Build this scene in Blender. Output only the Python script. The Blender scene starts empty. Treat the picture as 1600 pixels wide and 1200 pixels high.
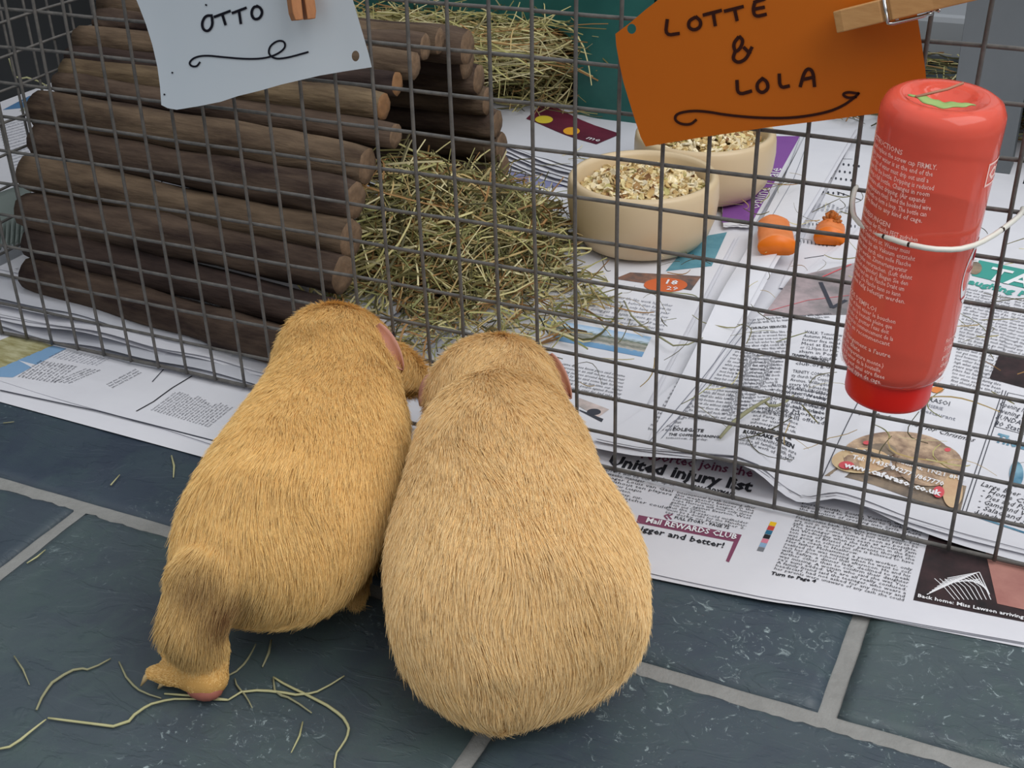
import bpy, bmesh, math, random
import numpy as np
from mathutils import Vector, Matrix, Euler

random.seed(7)
rng = np.random.default_rng(11)
scene = bpy.context.scene
COL = scene.collection

# ------------------------------------------------------------------ camera
CAM = np.array([0.3567, -0.6153, 0.4427])
EUL = (1.0534906446517054, 0.02746808285196762, 0.4379867209310841)
F = 1987.819364846058                      # focal length in pixels of the 1600x1200 frame
cd = bpy.data.cameras.new('camera')
cam = bpy.data.objects.new('camera', cd)
COL.objects.link(cam)
cam.location = CAM
cam.rotation_euler = EUL
cd.sensor_width = 36
cd.lens = F / 1600 * 36
cd.clip_start = 0.02
cd.clip_end = 50
scene.camera = cam
RM = np.array(Euler(EUL, 'XYZ').to_matrix())

# ------------------------------------------------------------------ world, light, exposure
w = bpy.data.worlds.new('overcast'); scene.world = w; w.use_nodes = True
wn = w.node_tree; wb = wn.nodes['Background']
tc = wn.nodes.new('ShaderNodeTexCoord'); sp = wn.nodes.new('ShaderNodeSeparateXYZ'); cr = wn.nodes.new('ShaderNodeValToRGB')
wn.links.new(tc.outputs['Generated'], sp.inputs[0]); wn.links.new(sp.outputs['Z'], cr.inputs[0]); wn.links.new(cr.outputs[0], wb.inputs[0])
cr.color_ramp.elements[0].position = 0.0; cr.color_ramp.elements[0].color = (.30, .31, .32, 1)
cr.color_ramp.elements[1].position = .55; cr.color_ramp.elements[1].color = (.93, .97, 1.0, 1)
wb.inputs[1].default_value = 0.62
al = bpy.data.lights.new('soft_area_light', 'AREA'); al.shape = 'RECTANGLE'; al.size = 1.6; al.size_y = 1.2; al.energy = 17; al.color = (1, .985, .96)  # large area light added for soft overcast daylight, not a window
ao = bpy.data.objects.new('soft_area_light', al); COL.objects.link(ao)
ao.location = (1.15, -.25, 1.55)
ao.rotation_euler = (Vector((.1, .1, 0)) - Vector(ao.location)).to_track_quat('-Z', 'Y').to_euler()
scene.view_settings.view_transform = 'Standard'
scene.view_settings.look = 'None'
scene.view_settings.exposure = 0.30
scene.view_settings.gamma = 1
scene.view_settings.use_curve_mapping = False

# ------------------------------------------------------------------ helpers
def ray(x, y):
    return RM @ np.array([(x - 800) / F, -(y - 600) / F, -1.0])
def pz(x, y, z=0.0):
    d = ray(x, y); return CAM + d * (z - CAM[2]) / d[2]
def py(x, y, Y=0.0):
    d = ray(x, y); return CAM + d * (Y - CAM[1]) / d[1]
def on(x, y, H):
    z = 0.004
    for _ in range(6):
        p = pz(x, y, z); z = float(H(p[0], p[1]))
    return pz(x, y, z)

def lin(c):
    c = np.array(c, float) / 255
    return tuple(np.where(c <= .04045, c / 12.92, ((c + .055) / 1.055) ** 2.4)) + (1.0,)

class MB:
    def __init__(s): s.v = []; s.f = []; s.m = []
    def add(s, v, f, m=0):
        o = len(s.v); s.v += [tuple(map(float, p)) for p in v]
        s.f += [tuple(i + o for i in q) for q in f]; s.m += [m] * len(f)
    def tube(s, path, r, n=6, m=0, caps=True):
        P = [Vector(map(float, p)) for p in path]; K = len(P)
        rr = r if hasattr(r, '__len__') else [r] * K
        t0 = (P[1] - P[0]).normalized(); up = Vector((0, 0, 1)) if abs(t0.z) < .9 else Vector((1, 0, 0))
        nrm = t0.cross(up).normalized(); vs = []
        for i in range(K):
            t = (P[min(i + 1, K - 1)] - P[max(i - 1, 0)]).normalized()
            nrm = (nrm - t * nrm.dot(t)).normalized(); b = t.cross(nrm)
            for j in range(n):
                a = 2 * math.pi * j / n
                vs.append(P[i] + (nrm * math.cos(a) + b * math.sin(a)) * rr[i])
        fs = [(i * n + j, i * n + (j + 1) % n, (i + 1) * n + (j + 1) % n, (i + 1) * n + j) for i in range(K - 1) for j in range(n)]
        if caps: fs += [tuple(range(n))[::-1], tuple((K - 1) * n + j for j in range(n))]
        s.add(vs, fs, m)
    def lathe(s, prof, n=48, m=0, M=None, mf=None):
        vs = []
        for r, z in prof:
            for j in range(n):
                a = 2 * math.pi * j / n; vs.append((r * math.cos(a), r * math.sin(a), z))
        if M is not None: vs = [M @ Vector(v) for v in vs]
        K = len(prof)
        for i in range(K - 1):
            pass
        fs = [(i * n + j, i * n + (j + 1) % n, (i + 1) * n + (j + 1) % n, (i + 1) * n + j) for i in range(K - 1) for j in range(n)]
        if prof[0][0] > 1e-6: fs.append(tuple(range(n))[::-1])
        if prof[-1][0] > 1e-6: fs.append(tuple((K - 1) * n + j for j in range(n)))
        s.add(vs, fs, m)
    def grid(s, fn, nu, nv, m=0):
        vs = [fn(i / (nu - 1), j / (nv - 1)) for j in range(nv) for i in range(nu)]
        fs = [(j * nu + i, j * nu + i + 1, (j + 1) * nu + i + 1, (j + 1) * nu + i) for j in range(nv - 1) for i in range(nu - 1)]
        s.add(vs, fs, m)
    def box(s, lo, hi, m=0, M=None):
        x0, y0, z0 = lo; x1, y1, z1 = hi
        v = [(x0, y0, z0), (x1, y0, z0), (x1, y1, z0), (x0, y1, z0), (x0, y0, z1), (x1, y0, z1), (x1, y1, z1), (x0, y1, z1)]
        if M is not None: v = [M @ Vector(p) for p in v]
        s.add(v, [(3, 2, 1, 0), (4, 5, 6, 7), (0, 1, 5, 4), (1, 2, 6, 5), (2, 3, 7, 6), (3, 0, 4, 7)], m)
    def build(s, name, mats, parent=None, smooth=True, bevel=None, solid=None):
        me = bpy.data.meshes.new(name); me.from_pydata(s.v, [], s.f)
        for mt in (mats if isinstance(mats, (list, tuple)) else [mats]): me.materials.append(mt)
        me.polygons.foreach_set('material_index', s.m)
        me.polygons.foreach_set('use_smooth', [smooth] * len(s.f)); me.update()
        return link(name, me, parent, bevel, solid)
def link(name, me, parent=None, bevel=None, solid=None):
    o = bpy.data.objects.new(name, me); COL.objects.link(o)
    if parent is not None:
        o.parent = parent; o.matrix_parent_inverse = parent.matrix_world.inverted() if False else Matrix.Translation(-Vector(parent.location))
    if solid:
        md = o.modifiers.new('solid', 'SOLIDIFY'); md.thickness = solid; md.offset = 0
    if bevel:
        md = o.modifiers.new('bevel', 'BEVEL'); md.width = bevel; md.segments = 2; md.limit_method = 'ANGLE'
    return o
def tag(o, label=None, cat=None, group=None, kind=None):
    if label: label = label if 4 <= len(label.split()) <= 16 else print('BADLABEL', label) or label
    if label: o['label'] = label
    if cat: o['category'] = cat
    if group: o['group'] = group
    if kind: o['kind'] = kind
    return o
def thing(name, label, cat, loc=(0, 0, 0), group=None):
    o = bpy.data.objects.new(name, None); COL.objects.link(o); o.location = tuple(map(float, loc)); o.empty_display_size = .01
    return tag(o, label, cat, group)
def polymesh(V, Fc, name, mat, parent=None, kind=None, smooth=False):
    me = bpy.data.meshes.new(name); me.from_pydata([tuple(v) for v in V], [], Fc); me.materials.append(mat)
    if smooth: me.polygons.foreach_set('use_smooth', [True] * len(Fc))
    me.update(); o = link(name, me, parent)
    if kind: o['kind'] = kind
    return o

# ------------------------------------------------------------------ materials
def mat(name, color, rough=.6, noise=None, bump=None, spec=.5, metal=0, extra=None, coords='Object'):
    """noise = (scale, colour2, contrast, stretch), bump = (scale, strength, distance)"""
    m = bpy.data.materials.new(name); m.use_nodes = True; nt = m.node_tree; b = nt.nodes['Principled BSDF']
    c1 = lin(color) if max(color) > 1 else tuple(color) + (1,)
    b.inputs['Base Color'].default_value = c1; b.inputs['Roughness'].default_value = rough
    b.inputs['Specular IOR Level'].default_value = spec; b.inputs['Metallic'].default_value = metal
    tcn = nt.nodes.new('ShaderNodeTexCoord')
    def vec(stretch):
        mp = nt.nodes.new('ShaderNodeMapping'); mp.inputs['Scale'].default_value = stretch
        nt.links.new(tcn.outputs[coords], mp.inputs[0]); return mp.outputs[0]
    if noise:
        sc, c2, con, st = (list(noise) + [(1, 1, 1)])[:4]
        n = nt.nodes.new('ShaderNodeTexNoise'); n.inputs['Scale'].default_value = sc; n.inputs['Detail'].default_value = 8; n.inputs['Roughness'].default_value = .65
        nt.links.new(vec(st), n.inputs[0])
        r = nt.nodes.new('ShaderNodeValToRGB'); r.color_ramp.elements[0].position = .5 - con; r.color_ramp.elements[1].position = .5 + con
        r.color_ramp.elements[0].color = c1; r.color_ramp.elements[1].color = lin(c2)
        nt.links.new(n.outputs[0], r.inputs[0]); nt.links.new(r.outputs[0], b.inputs['Base Color'])
    if bump:
        n = nt.nodes.new('ShaderNodeTexNoise'); n.inputs['Scale'].default_value = bump[0]; n.inputs['Detail'].default_value = 8
        nt.links.new(vec(bump[3] if len(bump) > 3 else (1, 1, 1)), n.inputs[0])
        bp = nt.nodes.new('ShaderNodeBump'); bp.inputs['Strength'].default_value = bump[1]; bp.inputs['Distance'].default_value = bump[2]
        nt.links.new(n.outputs[0], bp.inputs['Height']); nt.links.new(bp.outputs[0], b.inputs['Normal'])
    if extra: extra(nt, b)
    return m
def flat(name, color, rough=.7): return mat(name, color, rough, spec=.2)

def slate_mat():
    m = bpy.data.materials.new('slate'); m.use_nodes = True; nt = m.node_tree; b = nt.nodes['Principled BSDF']; L = nt.links.new
    tcn = nt.nodes.new('ShaderNodeTexCoord'); oi = nt.nodes.new('ShaderNodeObjectInfo')
    def noise(sc, det=8, dist=0, ro=.6):
        n = nt.nodes.new('ShaderNodeTexNoise'); n.inputs['Scale'].default_value = sc; n.inputs['Detail'].default_value = det; n.inputs['Distortion'].default_value = dist; n.inputs['Roughness'].default_value = ro
        L(tcn.outputs['Object'], n.inputs[0]); return n.outputs[0]
    def ramp(src, stops):
        r = nt.nodes.new('ShaderNodeValToRGB'); e = r.color_ramp.elements
        while len(e) < len(stops): e.new(.5)
        for k, (p, c) in enumerate(stops): e[k].position = p; e[k].color = c
        L(src, r.inputs[0]); return r.outputs[0]
    def mix(a, c, f, mode='MIX'):
        x = nt.nodes.new('ShaderNodeMix'); x.data_type = 'RGBA'; x.blend_type = mode
        for s, t in ((a, 6), (c, 7)):
            if isinstance(s, tuple): x.inputs[t].default_value = s
            else: L(s, x.inputs[t])
        if isinstance(f, float): x.inputs[0].default_value = f
        else: L(f, x.inputs[0])
        return x.outputs[2]
    base = ramp(noise(9, 6, .3), [(.3, lin((62, 70, 80))), (.5, lin((70, 80, 87))), (.7, lin((80, 92, 93)))])
    g = ramp(noise(26, 10, .6, .7), [(.45, (0, 0, 0, 1)), (.75, (1, 1, 1, 1))])
    c = mix(base, lin((76, 92, 90)), g)
    tint = ramp(oi.outputs['Random'], [(0, lin((205, 215, 235))), (1, lin((245, 250, 250)))])
    c = mix(c, tint, 1.0, 'MULTIPLY')
    # scuffs: pale flakes
    v = ramp(noise(95, 12, 2.2, .75), [(.575, (0, 0, 0, 1)), (.65, (1, 1, 1, 1))])
    mask = ramp(noise(7, 3, .5), [(.46, (0, 0, 0, 1)), (.56, (1, 1, 1, 1))])
    f = mix(v, mask, 1.0, 'MULTIPLY')
    c = mix(c, lin((150, 165, 168)), f)
    L(c, b.inputs['Base Color'])
    rr = ramp(noise(14, 5), [(.3, (.36, .36, .36, 1)), (.7, (.58, .58, .58, 1))]); L(rr, b.inputs['Roughness'])
    b.inputs['Specular IOR Level'].default_value = .55
    # riven surface
    mp = nt.nodes.new('ShaderNodeMapping'); mp.inputs['Rotation'].default_value = (0, 0, .7); mp.inputs['Scale'].default_value = (1, 2.4, 1); L(tcn.outputs['Object'], mp.inputs[0])
    n1 = nt.nodes.new('ShaderNodeTexNoise'); n1.inputs['Scale'].default_value = 22; n1.inputs['Detail'].default_value = 12; n1.inputs['Distortion'].default_value = .8; L(mp.outputs[0], n1.inputs[0])
    st = ramp(n1.outputs[0], [(.40, (0, 0, 0, 1)), (.44, (.3, .3, .3, 1)), (.56, (.35, .35, .35, 1)), (.60, (.8, .8, .8, 1)), (.75, (1, 1, 1, 1))])
    bp = nt.nodes.new('ShaderNodeBump'); bp.inputs['Strength'].default_value = .5; bp.inputs['Distance'].default_value = .0012; L(st, bp.inputs['Height'])
    bp2 = nt.nodes.new('ShaderNodeBump'); bp2.inputs['Strength'].default_value = .35; bp2.inputs['Distance'].default_value = .0006; L(noise(160, 8), bp2.inputs['Height']); L(bp.outputs[0], bp2.inputs['Normal'])
    L(bp2.outputs[0], b.inputs['Normal'])
    return m

def paper_mat(name, c=(226, 226, 232), c2=(210, 210, 218)):
    return mat(name, c, .75, noise=(9, c2, .3), bump=(14, .25, .002), spec=.25)

def attr_mat(name, rough=.7, spec=.3, translucent=0):
    m = bpy.data.materials.new(name); m.use_nodes = True; nt = m.node_tree; b = nt.nodes['Principled BSDF']
    a = nt.nodes.new('ShaderNodeAttribute'); a.attribute_name = 'col'
    nt.links.new(a.outputs['Color'], b.inputs['Base Color']); b.inputs['Roughness'].default_value = rough; b.inputs['Specular IOR Level'].default_value = spec
    return m

M = {}
M['slate'] = slate_mat()
M['grout'] = mat('grout', (148, 148, 146), .9, noise=(60, (128, 128, 126), .25), bump=(220, .8, .0012))
M['paper'] = paper_mat('newsprint')
M['paper2'] = paper_mat('newsprint_grey', (205, 206, 214), (188, 190, 198))
M['ink'] = flat('black_ink', (42, 42, 48))
M['inkgrey'] = flat('grey_ink', (64, 66, 76))
M['inklight'] = flat('faint_ink', (125, 128, 140))
M['inkwhite'] = flat('white_print', (236, 236, 240))
M['maroon'] = flat('maroon_print', (132, 74, 100))
M['wire'] = mat('zinc_wire', (80, 79, 78), .5, noise=(140, (112, 108, 104), .2), spec=.4, metal=.1, bump=(400, .4, .0004))
M['teal'] = mat('teal_plastic', (24, 78, 75), .38, noise=(14, (46, 104, 98), .25), spec=.5)
M['grey_plastic'] = mat('grey_plastic', (94, 99, 103), .5, noise=(10, (106, 111, 115), .25))
M['black'] = mat('black_backdrop', (24, 26, 27), .7, noise=(3, (34, 36, 38), .3))
M['steel'] = mat('steel', (190, 190, 190), .22, metal=1)
M['peg'] = mat('peg_wood', (198, 152, 98), .6, noise=(60, (176, 128, 76), .25, (1, 8, 8)), bump=(120, .2, .0005))
M['pegdark'] = mat('weathered_peg_wood', (176, 118, 72), .6, noise=(60, (150, 96, 56), .25, (8, 8, 1)))
M['card_white'] = mat('white_card', (206, 214, 222), .35, spec=.5, noise=(6, (198, 208, 218), .3))
M['card_orange'] = mat('orange_card', (196, 104, 6), .55, spec=.35, noise=(5, (188, 94, 6), .3))
M['card_edge'] = flat('card_edge', (235, 238, 240))
M['marker'] = flat('marker_ink', (18, 18, 30), .5)
M['marker2'] = flat('marker_ink_on_orange', (52, 20, 14), .5)
M['white_wire'] = mat('white_coated_wire', (224, 222, 214), .35, noise=(45, (222, 220, 210), .02))
M['ceramic'] = mat('glazed_stoneware', (214, 192, 158), .38, noise=(8, (204, 180, 142), .3), spec=.5, bump=(10, .1, .001))
M['clay_in'] = mat('stoneware_inside', (196, 172, 132), .5)
M['carrot'] = mat('carrot_flesh', (232, 140, 82), .45, noise=(120, (224, 122, 60), .2), bump=(150, .3, .0006))
M['carrot_top'] = mat('carrot_crown', (208, 110, 22), .6, noise=(160, (120, 70, 16), .15), bump=(250, .9, .001))
M['carrot_cut'] = mat('carrot_cut', (238, 120, 10), .4)
M['strand'] = attr_mat('hay_strand')
M['skin'] = mat('guinea_pig_skin', (206, 160, 94), .8, noise=(40, (210, 160, 92), .25), spec=.1)
M['ear'] = mat('pink_ear_skin', (214, 164, 148), .6, noise=(60, (190, 134, 120), .3), spec=.3)
M['sole'] = mat('pink_sole_skin', (168, 100, 84), .6, noise=(90, (150, 90, 78), .3))
M['claw'] = mat('claw', (206, 178, 130), .4)
M['eye'] = mat('eye', (28, 10, 10), .08)
def bark_extra(nt, b): pass
M['bark'] = [mat('bark_%d' % i, c, .85, noise=(34, c2, .17, (.3, 1.5, 1.5)), bump=(75, 1, .004, (.22, 1.3, 1.3)), spec=.15) for i, (c, c2) in enumerate([
    ((44, 33, 31), (98, 82, 70)), ((56, 44, 37), (116, 98, 80)), ((36, 28, 28), (76, 62, 56)), ((70, 56, 45), (128, 110, 86))])]
M['cut'] = mat('cut_wood', (128, 102, 78), .8, noise=(140, (92, 72, 54), .2), bump=(220, .8, .001))
M['cutorange'] = mat('fresh_cut_wood', (144, 104, 66), .8, noise=(110, (116, 82, 52), .2), bump=(220, .6, .001))

# ------------------------------------------------------------------ FLOOR : riven slate tiles in pale grout
def sn(x, y, s=1.0, k=0.0):          # cheap smooth noise
    return (math.sin(x * 17.3 * s + 1.3 + k) * math.cos(y * 23.1 * s - .7 + k * 2) + .6 * math.sin(x * 41.7 * s + y * 33.1 * s + k * 3) + .35 * math.sin(x * 97 * s - y * 71 * s + k)) / 1.95
floor = bpy.data.objects.new('floor', None); COL.objects.link(floor); tag(floor, kind='structure')
g = MB(); g.grid(lambda u, v: (-1.5 + 3.2 * u, -1.0 + 2.6 * v, -.0022 + .0004 * sn(u * 20, v * 20)), 120, 100)
g.build('grout', M['grout'], floor)
TW, GW = .308, .0095
ti = 0
for row in range(-2, 4):
    ytop = -.1555 + TW * row          # row 0 starts right behind the visible grout line
    y0 = -.146 + TW * row; y1 = y0 + TW - GW
    if y1 > 1.25: continue
    xs = (.291 + GW / 2 - 5 * TW) if row % 2 == 0 else (.145 + GW / 2 - 5 * TW)
    for c in range(8):
        x0 = xs + c * TW; x1 = x0 + TW - GW
        if x0 > .95 or x1 < -1.15: continue
        ti += 1; k = ti * 1.7; n = 84 if row == -1 else 40 if row == 0 else 10
        vs, fs = [], []
        for j in range(n + 1):
            for i in range(n + 1):
                u, v = i / n, j / n; x = x0 + (x1 - x0) * u; y = y0 + (y1 - y0) * v
                if j == n and row == -1: y += .0009 * sn(x, 0, 3.1, k) - .0012 + .0009 * sn(x, 1, 14, k) + .0007 * sn(x, 2, 37, k)   # chipped edge along the joint
                if i in (0, n): x += .0004 * sn(y, 0, 4, k)
                if j == 0: y += .0003 * sn(x, 0, 4, k)
                edge = min(u, 1 - u, v, 1 - v) * (x1 - x0)
                z = .0004 * sn(x, y, .8, k) + .00022 * sn(x, y, 4.2, k) - .0013 * max(0, 1 - edge / .0035) ** 2
                vs.append((x, y, z))
        for j in range(n):
            for i in range(n): a = j * (n + 1) + i; fs.append((a, a + 1, a + n + 2, a + n + 1))
        b0 = len(vs); ring = [i for i in range(n + 1)] + [(j) * (n + 1) + n for j in range(1, n + 1)] + [n * (n + 1) + i for i in range(n - 1, -1, -1)] + [j * (n + 1) for j in range(n - 1, 0, -1)]
        for r_ in ring: vs.append((vs[r_][0], vs[r_][1], -.006))
        for a in range(len(ring)): bb = (a + 1) % len(ring); fs.append((ring[bb], ring[a], b0 + a, b0 + bb))
        polymesh(vs, fs, 'slate_tile', M['slate'], floor, smooth=True)
# black backdrops added for the shaded dark behind and left of the run
b = MB(); b.box((-1.0, -.2, -.002), (-.83, 1.5, .9)); b.build('backdrop_left', M['black'], smooth=False)['kind'] = 'structure'
b = MB(); b.box((-.829, 1.36, -.002), (1.3, 1.42, .5)); b.build('backdrop_rear', M['black'], smooth=False)['kind'] = 'structure'

# ------------------------------------------------------------------ text engine (glyph meshes from the built-in font)
class Glyphs:
    def __init__(s, off): s.off = off; s.c = {}; s.base = None
    def _mesh(s, t):
        cu = bpy.data.curves.new('tmp', 'FONT'); cu.body = t; cu.size = 1; cu.resolution_u = 1; cu.offset = s.off
        o = bpy.data.objects.new('tmp', cu); COL.objects.link(o)
        dg = bpy.context.evaluated_depsgraph_get(); me = bpy.data.meshes.new_from_object(o.evaluated_get(dg))
        V = np.array([v.co[:2] for v in me.vertices]).reshape(-1, 2); Fc = [tuple(p.vertices) for p in me.polygons]
        bpy.data.objects.remove(o); bpy.data.curves.remove(cu); bpy.data.meshes.remove(me)
        return V, Fc
    def get(s, ch):
        if s.base is None: s.base = np.ptp(s._mesh('||')[0][:, 0])
        if ch not in s.c:
            if ch == ' ': s.c[ch] = (np.zeros((0, 2)), [], .32)
            else:
                V, Fc = s._mesh(ch); W = s._mesh('|' + ch + '|')[0]; adv = np.ptp(W[:, 0]) - s.base
                s.c[ch] = (V, Fc, adv)
        return s.c[ch]
    def line(s, text):
        x = 0; V = []; Fc = []; n = 0
        for ch in text:
            v, f_, a = s.get(ch)
            if len(v): V.append(v + [x, 0]); Fc += [tuple(i + n for i in q) for q in f_]; n += len(v)
            x += a
        return (np.concatenate(V) if V else np.zeros((0, 2))), Fc, max(x, .01)
REG, BOLD, XB = Glyphs(0.0), Glyphs(.022), Glyphs(.04)

def text_block(P0, P1, P2, lines, H, size=.95, glyphs=REG, justify=True, shear=0, lift=.0004):
    """baseline start, baseline end, start of last line -> vertices on the sheet height H"""
    u = (P1 - P0)[:2]; L = np.linalg.norm(u); uh = u / L; vh = np.array([uh[1], -uh[0]])
    n = len(lines); pitch = ((P2 - P0)[:2] / (n - 1)) if (P2 is not None and n > 1) else vh * .003
    hgt = size if P2 is None else np.linalg.norm(pitch) * size
    V = []; Fc = []; o = 0
    for i, t in enumerate(lines):
        if not t: continue
        v, f_, wd = glyphs.line(t)
        full = justify and (len(t) > 3)
        natural = wd * hgt
        sx = (L / wd) if (full and not t.endswith('\t')) else hgt
        if full and L / natural > 1.45: sx = hgt
        p = P0[:2] + pitch * i
        X = v[:, :1] * sx * uh + (v[:, 1:] * hgt) * (-vh) + v[:, 1:] * hgt * shear * uh + p
        for q in X: V.append((q[0], q[1], float(H(q[0], q[1])) + lift))
        Fc += [tuple(k + o for k in q) for q in f_]; o += len(v)
    return V, Fc
class Print:
    """collects the print of one ink on one sheet"""
    def __init__(s, H): s.H = H; s.d = {}
    def put(s, ink, V, Fc):
        a, b_ = s.d.setdefault(ink, ([], [])); o = len(a); a += V; b_ += [tuple(i + o for i in q) for q in Fc]
    def px(s, ink, p0, p1, p2, lines, **k):
        H = s.H; A = on(*p0, H); B = on(*p1, H); Cc = on(*p2, H) if p2 is not None else None
        if p2 is None:
            hpx = k.pop('capx'); m = ((p0[0] + p1[0]) / 2, (p0[1] + p1[1]) / 2)
            # cap height in pixels measured straight up the picture -> world distance on the sheet
            q0 = on(*m, H); q1 = on(m[0], m[1] - hpx, H); u = (B - A)[:2]; u /= np.linalg.norm(u); d = (q1 - q0)[:2]
            k['size'] = abs(d[0] * (-u[1]) + d[1] * u[0]) / .73
        V, Fc = text_block(A, B, Cc, lines if isinstance(lines, list) else [lines], H, **k); s.put(ink, V, Fc)
    def poly(s, ink, pts, lift=.0002, sub=6):
        """quad patch through 4 picture points"""
        W = [on(*p, s.H) for p in pts]
        V = []; n = sub
        for j in range(n + 1):
            for i in range(n + 1):
                u, v = i / n, j / n
                q = W[0] * (1 - u) * (1 - v) + W[1] * u * (1 - v) + W[2] * u * v + W[3] * (1 - u) * v
                V.append((q[0], q[1], float(s.H(q[0], q[1])) + lift))
        s.put(ink, V, [(j * (n + 1) + i, j * (n + 1) + i + 1, (j + 1) * (n + 1) + i + 1, (j + 1) * (n + 1) + i) for j in range(n) for i in range(n)])
    def line(s, ink, pts, wpx=1.2, lift=.0003):
        W = [on(*p, s.H) for p in pts]
        V = []; Fc = []
        for a, c in zip(W[:-1], W[1:]):
            d = (c - a)[:2]; L = np.linalg.norm(d); d = d / L; nn = np.array([-d[1], d[0]]) * wpx * .0004 / 2; k = max(1, int(L / .01))
            for t in range(k + 1):
                p = a[:2] + (c - a)[:2] * t / k
                for sg in (1, -1): q = p + nn * sg; V.append((q[0], q[1], float(s.H(q[0], q[1])) + lift))
            o = len(V) - 2 * (k + 1)
            Fc += [(o + 2 * t, o + 2 * t + 1, o + 2 * t + 3, o + 2 * t + 2) for t in range(k)]
        s.put(ink, V, Fc)
    def disc(s, ink, c, r, lift=.00025, n=28):
        W = [on(c[0] + r[0] * math.cos(a), c[1] + r[1] * math.sin(a), s.H) for a in np.linspace(0, 2 * math.pi, n, endpoint=False)]
        s.put(ink, [(q[0], q[1], q[2] + lift) for q in W], [tuple(range(n))[::-1]])
    def build(s, parent, names=None):
        for ink, (V, Fc) in s.d.items():
            if ink.startswith('pic_') or ink.startswith('swatch') or len(Fc) < 3:
                # every printed picture patch is a part of its own
                cur = []; par = list(range(len(V)))
                def find(a):
                    while par[a] != a: par[a] = par[par[a]]; a = par[a]
                    return a
                for q in Fc:
                    for i in q[1:]: par[find(i)] = find(q[0])
                grp = {}
                for q in Fc: grp.setdefault(find(q[0]), []).append(q)
                for qs in grp.values():
                    ids = sorted({i for q in qs for i in q}); mp = {a: i for i, a in enumerate(ids)}
                    polymesh([V[i] for i in ids], [tuple(mp[i] for i in q) for q in qs], 'printed_picture', M[ink], parent)
            else: polymesh(V, Fc, 'printed_text', M[ink], parent, kind='stuff')

WORDS = ("the of and to in is that for it was on with as be at by this had not are but from or have an they which one you were all her she there would their we him been has when who will more no if out so said what up its about than into them can only other time new some could these two may first then do any like my now over such our man me even most made after also did many off before must well back through years much where your way down should because long each just state those people too mr how little good world make very year still see own work men day get here old life both between being under three never know same last another while us might great go come since against right came take used himself few house use place american during high without again home around small however found").split()
def gibber(n, width, seed):
    r = random.Random(seed); L = []
    for _ in range(n):
        t = ''
        while len(t) < width - 3:
            t += (' ' if t else '') + r.choice(WORDS)
        L.append(t[:width])
    return L

# ------------------------------------------------------------------ NEWSPAPERS
def sheet(label, corners, H, pages=3, gap=.0006, matname='paper', loc=None, nu=60, nv=40, ragged=.003, cat='newspaper', seed=0, lo=0.0006):
    """corners: front-left, front-right, back-right, back-left (world x, y)"""
    C4 = [np.array(c[:2], float) for c in corners]
    ctr = sum(C4) / 4
    t = thing('newspaper', label, cat, (ctr[0], ctr[1], 0))
    r = random.Random(seed)
    for p in range(pages):
        g = MB(); ph = r.random() * 6; dx, dy = (0, 0) if p == 0 else (r.uniform(-ragged, ragged), r.uniform(-ragged, ragged))
        def fn(u, v):
            q = C4[0] * (1 - u) * (1 - v) + C4[1] * u * (1 - v) + C4[2] * u * v + C4[3] * (1 - u) * v
            e = .0012 * math.sin(u * 9 + ph) + .0006 * math.sin(u * 27 + 2 * ph)
            x, y = q[0] + dx + (e if u in (0, 1) else 0), q[1] + dy + (e if v in (0, 1) else 0)
            return (x, y, max(lo + .0002 * (pages - p), float(H(x, y)) - gap * p * (1 + .5 * math.sin(ph + 7 * u)) ))
        g.grid(fn, nu, nv); g.build('page', M[matname], t)
    return t

def wav(x, y, a=.0006, k=0): return a * sn(x, y, .35, k)
# front left and front right sheets, lying on the slate outside the run
H1 = lambda x, y: .0022 + wav(x, y, .0008, 1)
cA = [pz(0, 600, .002) + np.array([-.3, .004, 0]), (.05, -.0815), (.05, .12), (-.66, .14)]
cA[0] = (-.62, -.046)
cornersA = [(-.3331 - .30, -.034), (.06, -.080), (.06, .13), (-.63, .14)]
n1 = sheet('white newspaper page with a blue strip, under the left guinea pig at the wire', cornersA, H1, pages=2, matname='paper', seed=3, nu=80, nv=30)
# lower sheet whose margin shows in front of it
H1b = lambda x, y: .0012 + .0002 * sn(x, y, .3)
g = MB(); g.grid(lambda u, v: ((-.63 + .69 * u), (-.083 - .006 * math.sin(u * 3.1) * 0 + .02 * (1 - u) * .6 + .05 * v), .0011 + .0012 * v), 60, 4); g.build('page', M['paper'], n1)
H2 = lambda x, y: .0024 + wav(x, y, .0009, 4) + .0012 * math.exp(-((x - .25) / .03) ** 2 - ((y + .07) / .02) ** 2)
cornersB = [(.055, -.084), (.80, -.010), (.80, .25), (.055, .14)]
def sheetB_front(x): return float(np.interp(x, [.05, .183, .245, .291, .371, .5, .8], [-.084, -.0818, -.079, -.0707, -.0607, -.045, -.01]))
n2 = thing('newspaper', 'newspaper lying on the slate in front of the wire, with the united injury list headline', 'newspaper', (.35, 0, 0))
for p in range(3):
    g = MB()
    def fn(u, v, p=p):
        x = .055 + .75 * u; y0 = sheetB_front(x) - (0 if p == 0 else .0028 * p * (.6 + .6 * math.sin(9 * u + p)))
        y = y0 + (.16 - y0) * v
        return (x, y, max(.0006, H2(x, y) - .0009 * p))
    g.grid(fn, 90, 30); g.build('page', M['paper'], n2)
P2 = Print(H2)
P2.px('maroon', (1000, 716), (1175, 746), None, 'reported joins the', capx=14, glyphs=BOLD)
P2.px('ink', (948, 726), (1172, 769), None, 'United injury list', capx=17, glyphs=XB)
P2.px('ink', (1065, 759), (1146, 775), None, 'By IAN LADYMAN', capx=5, glyphs=XB, shear=.2)
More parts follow.
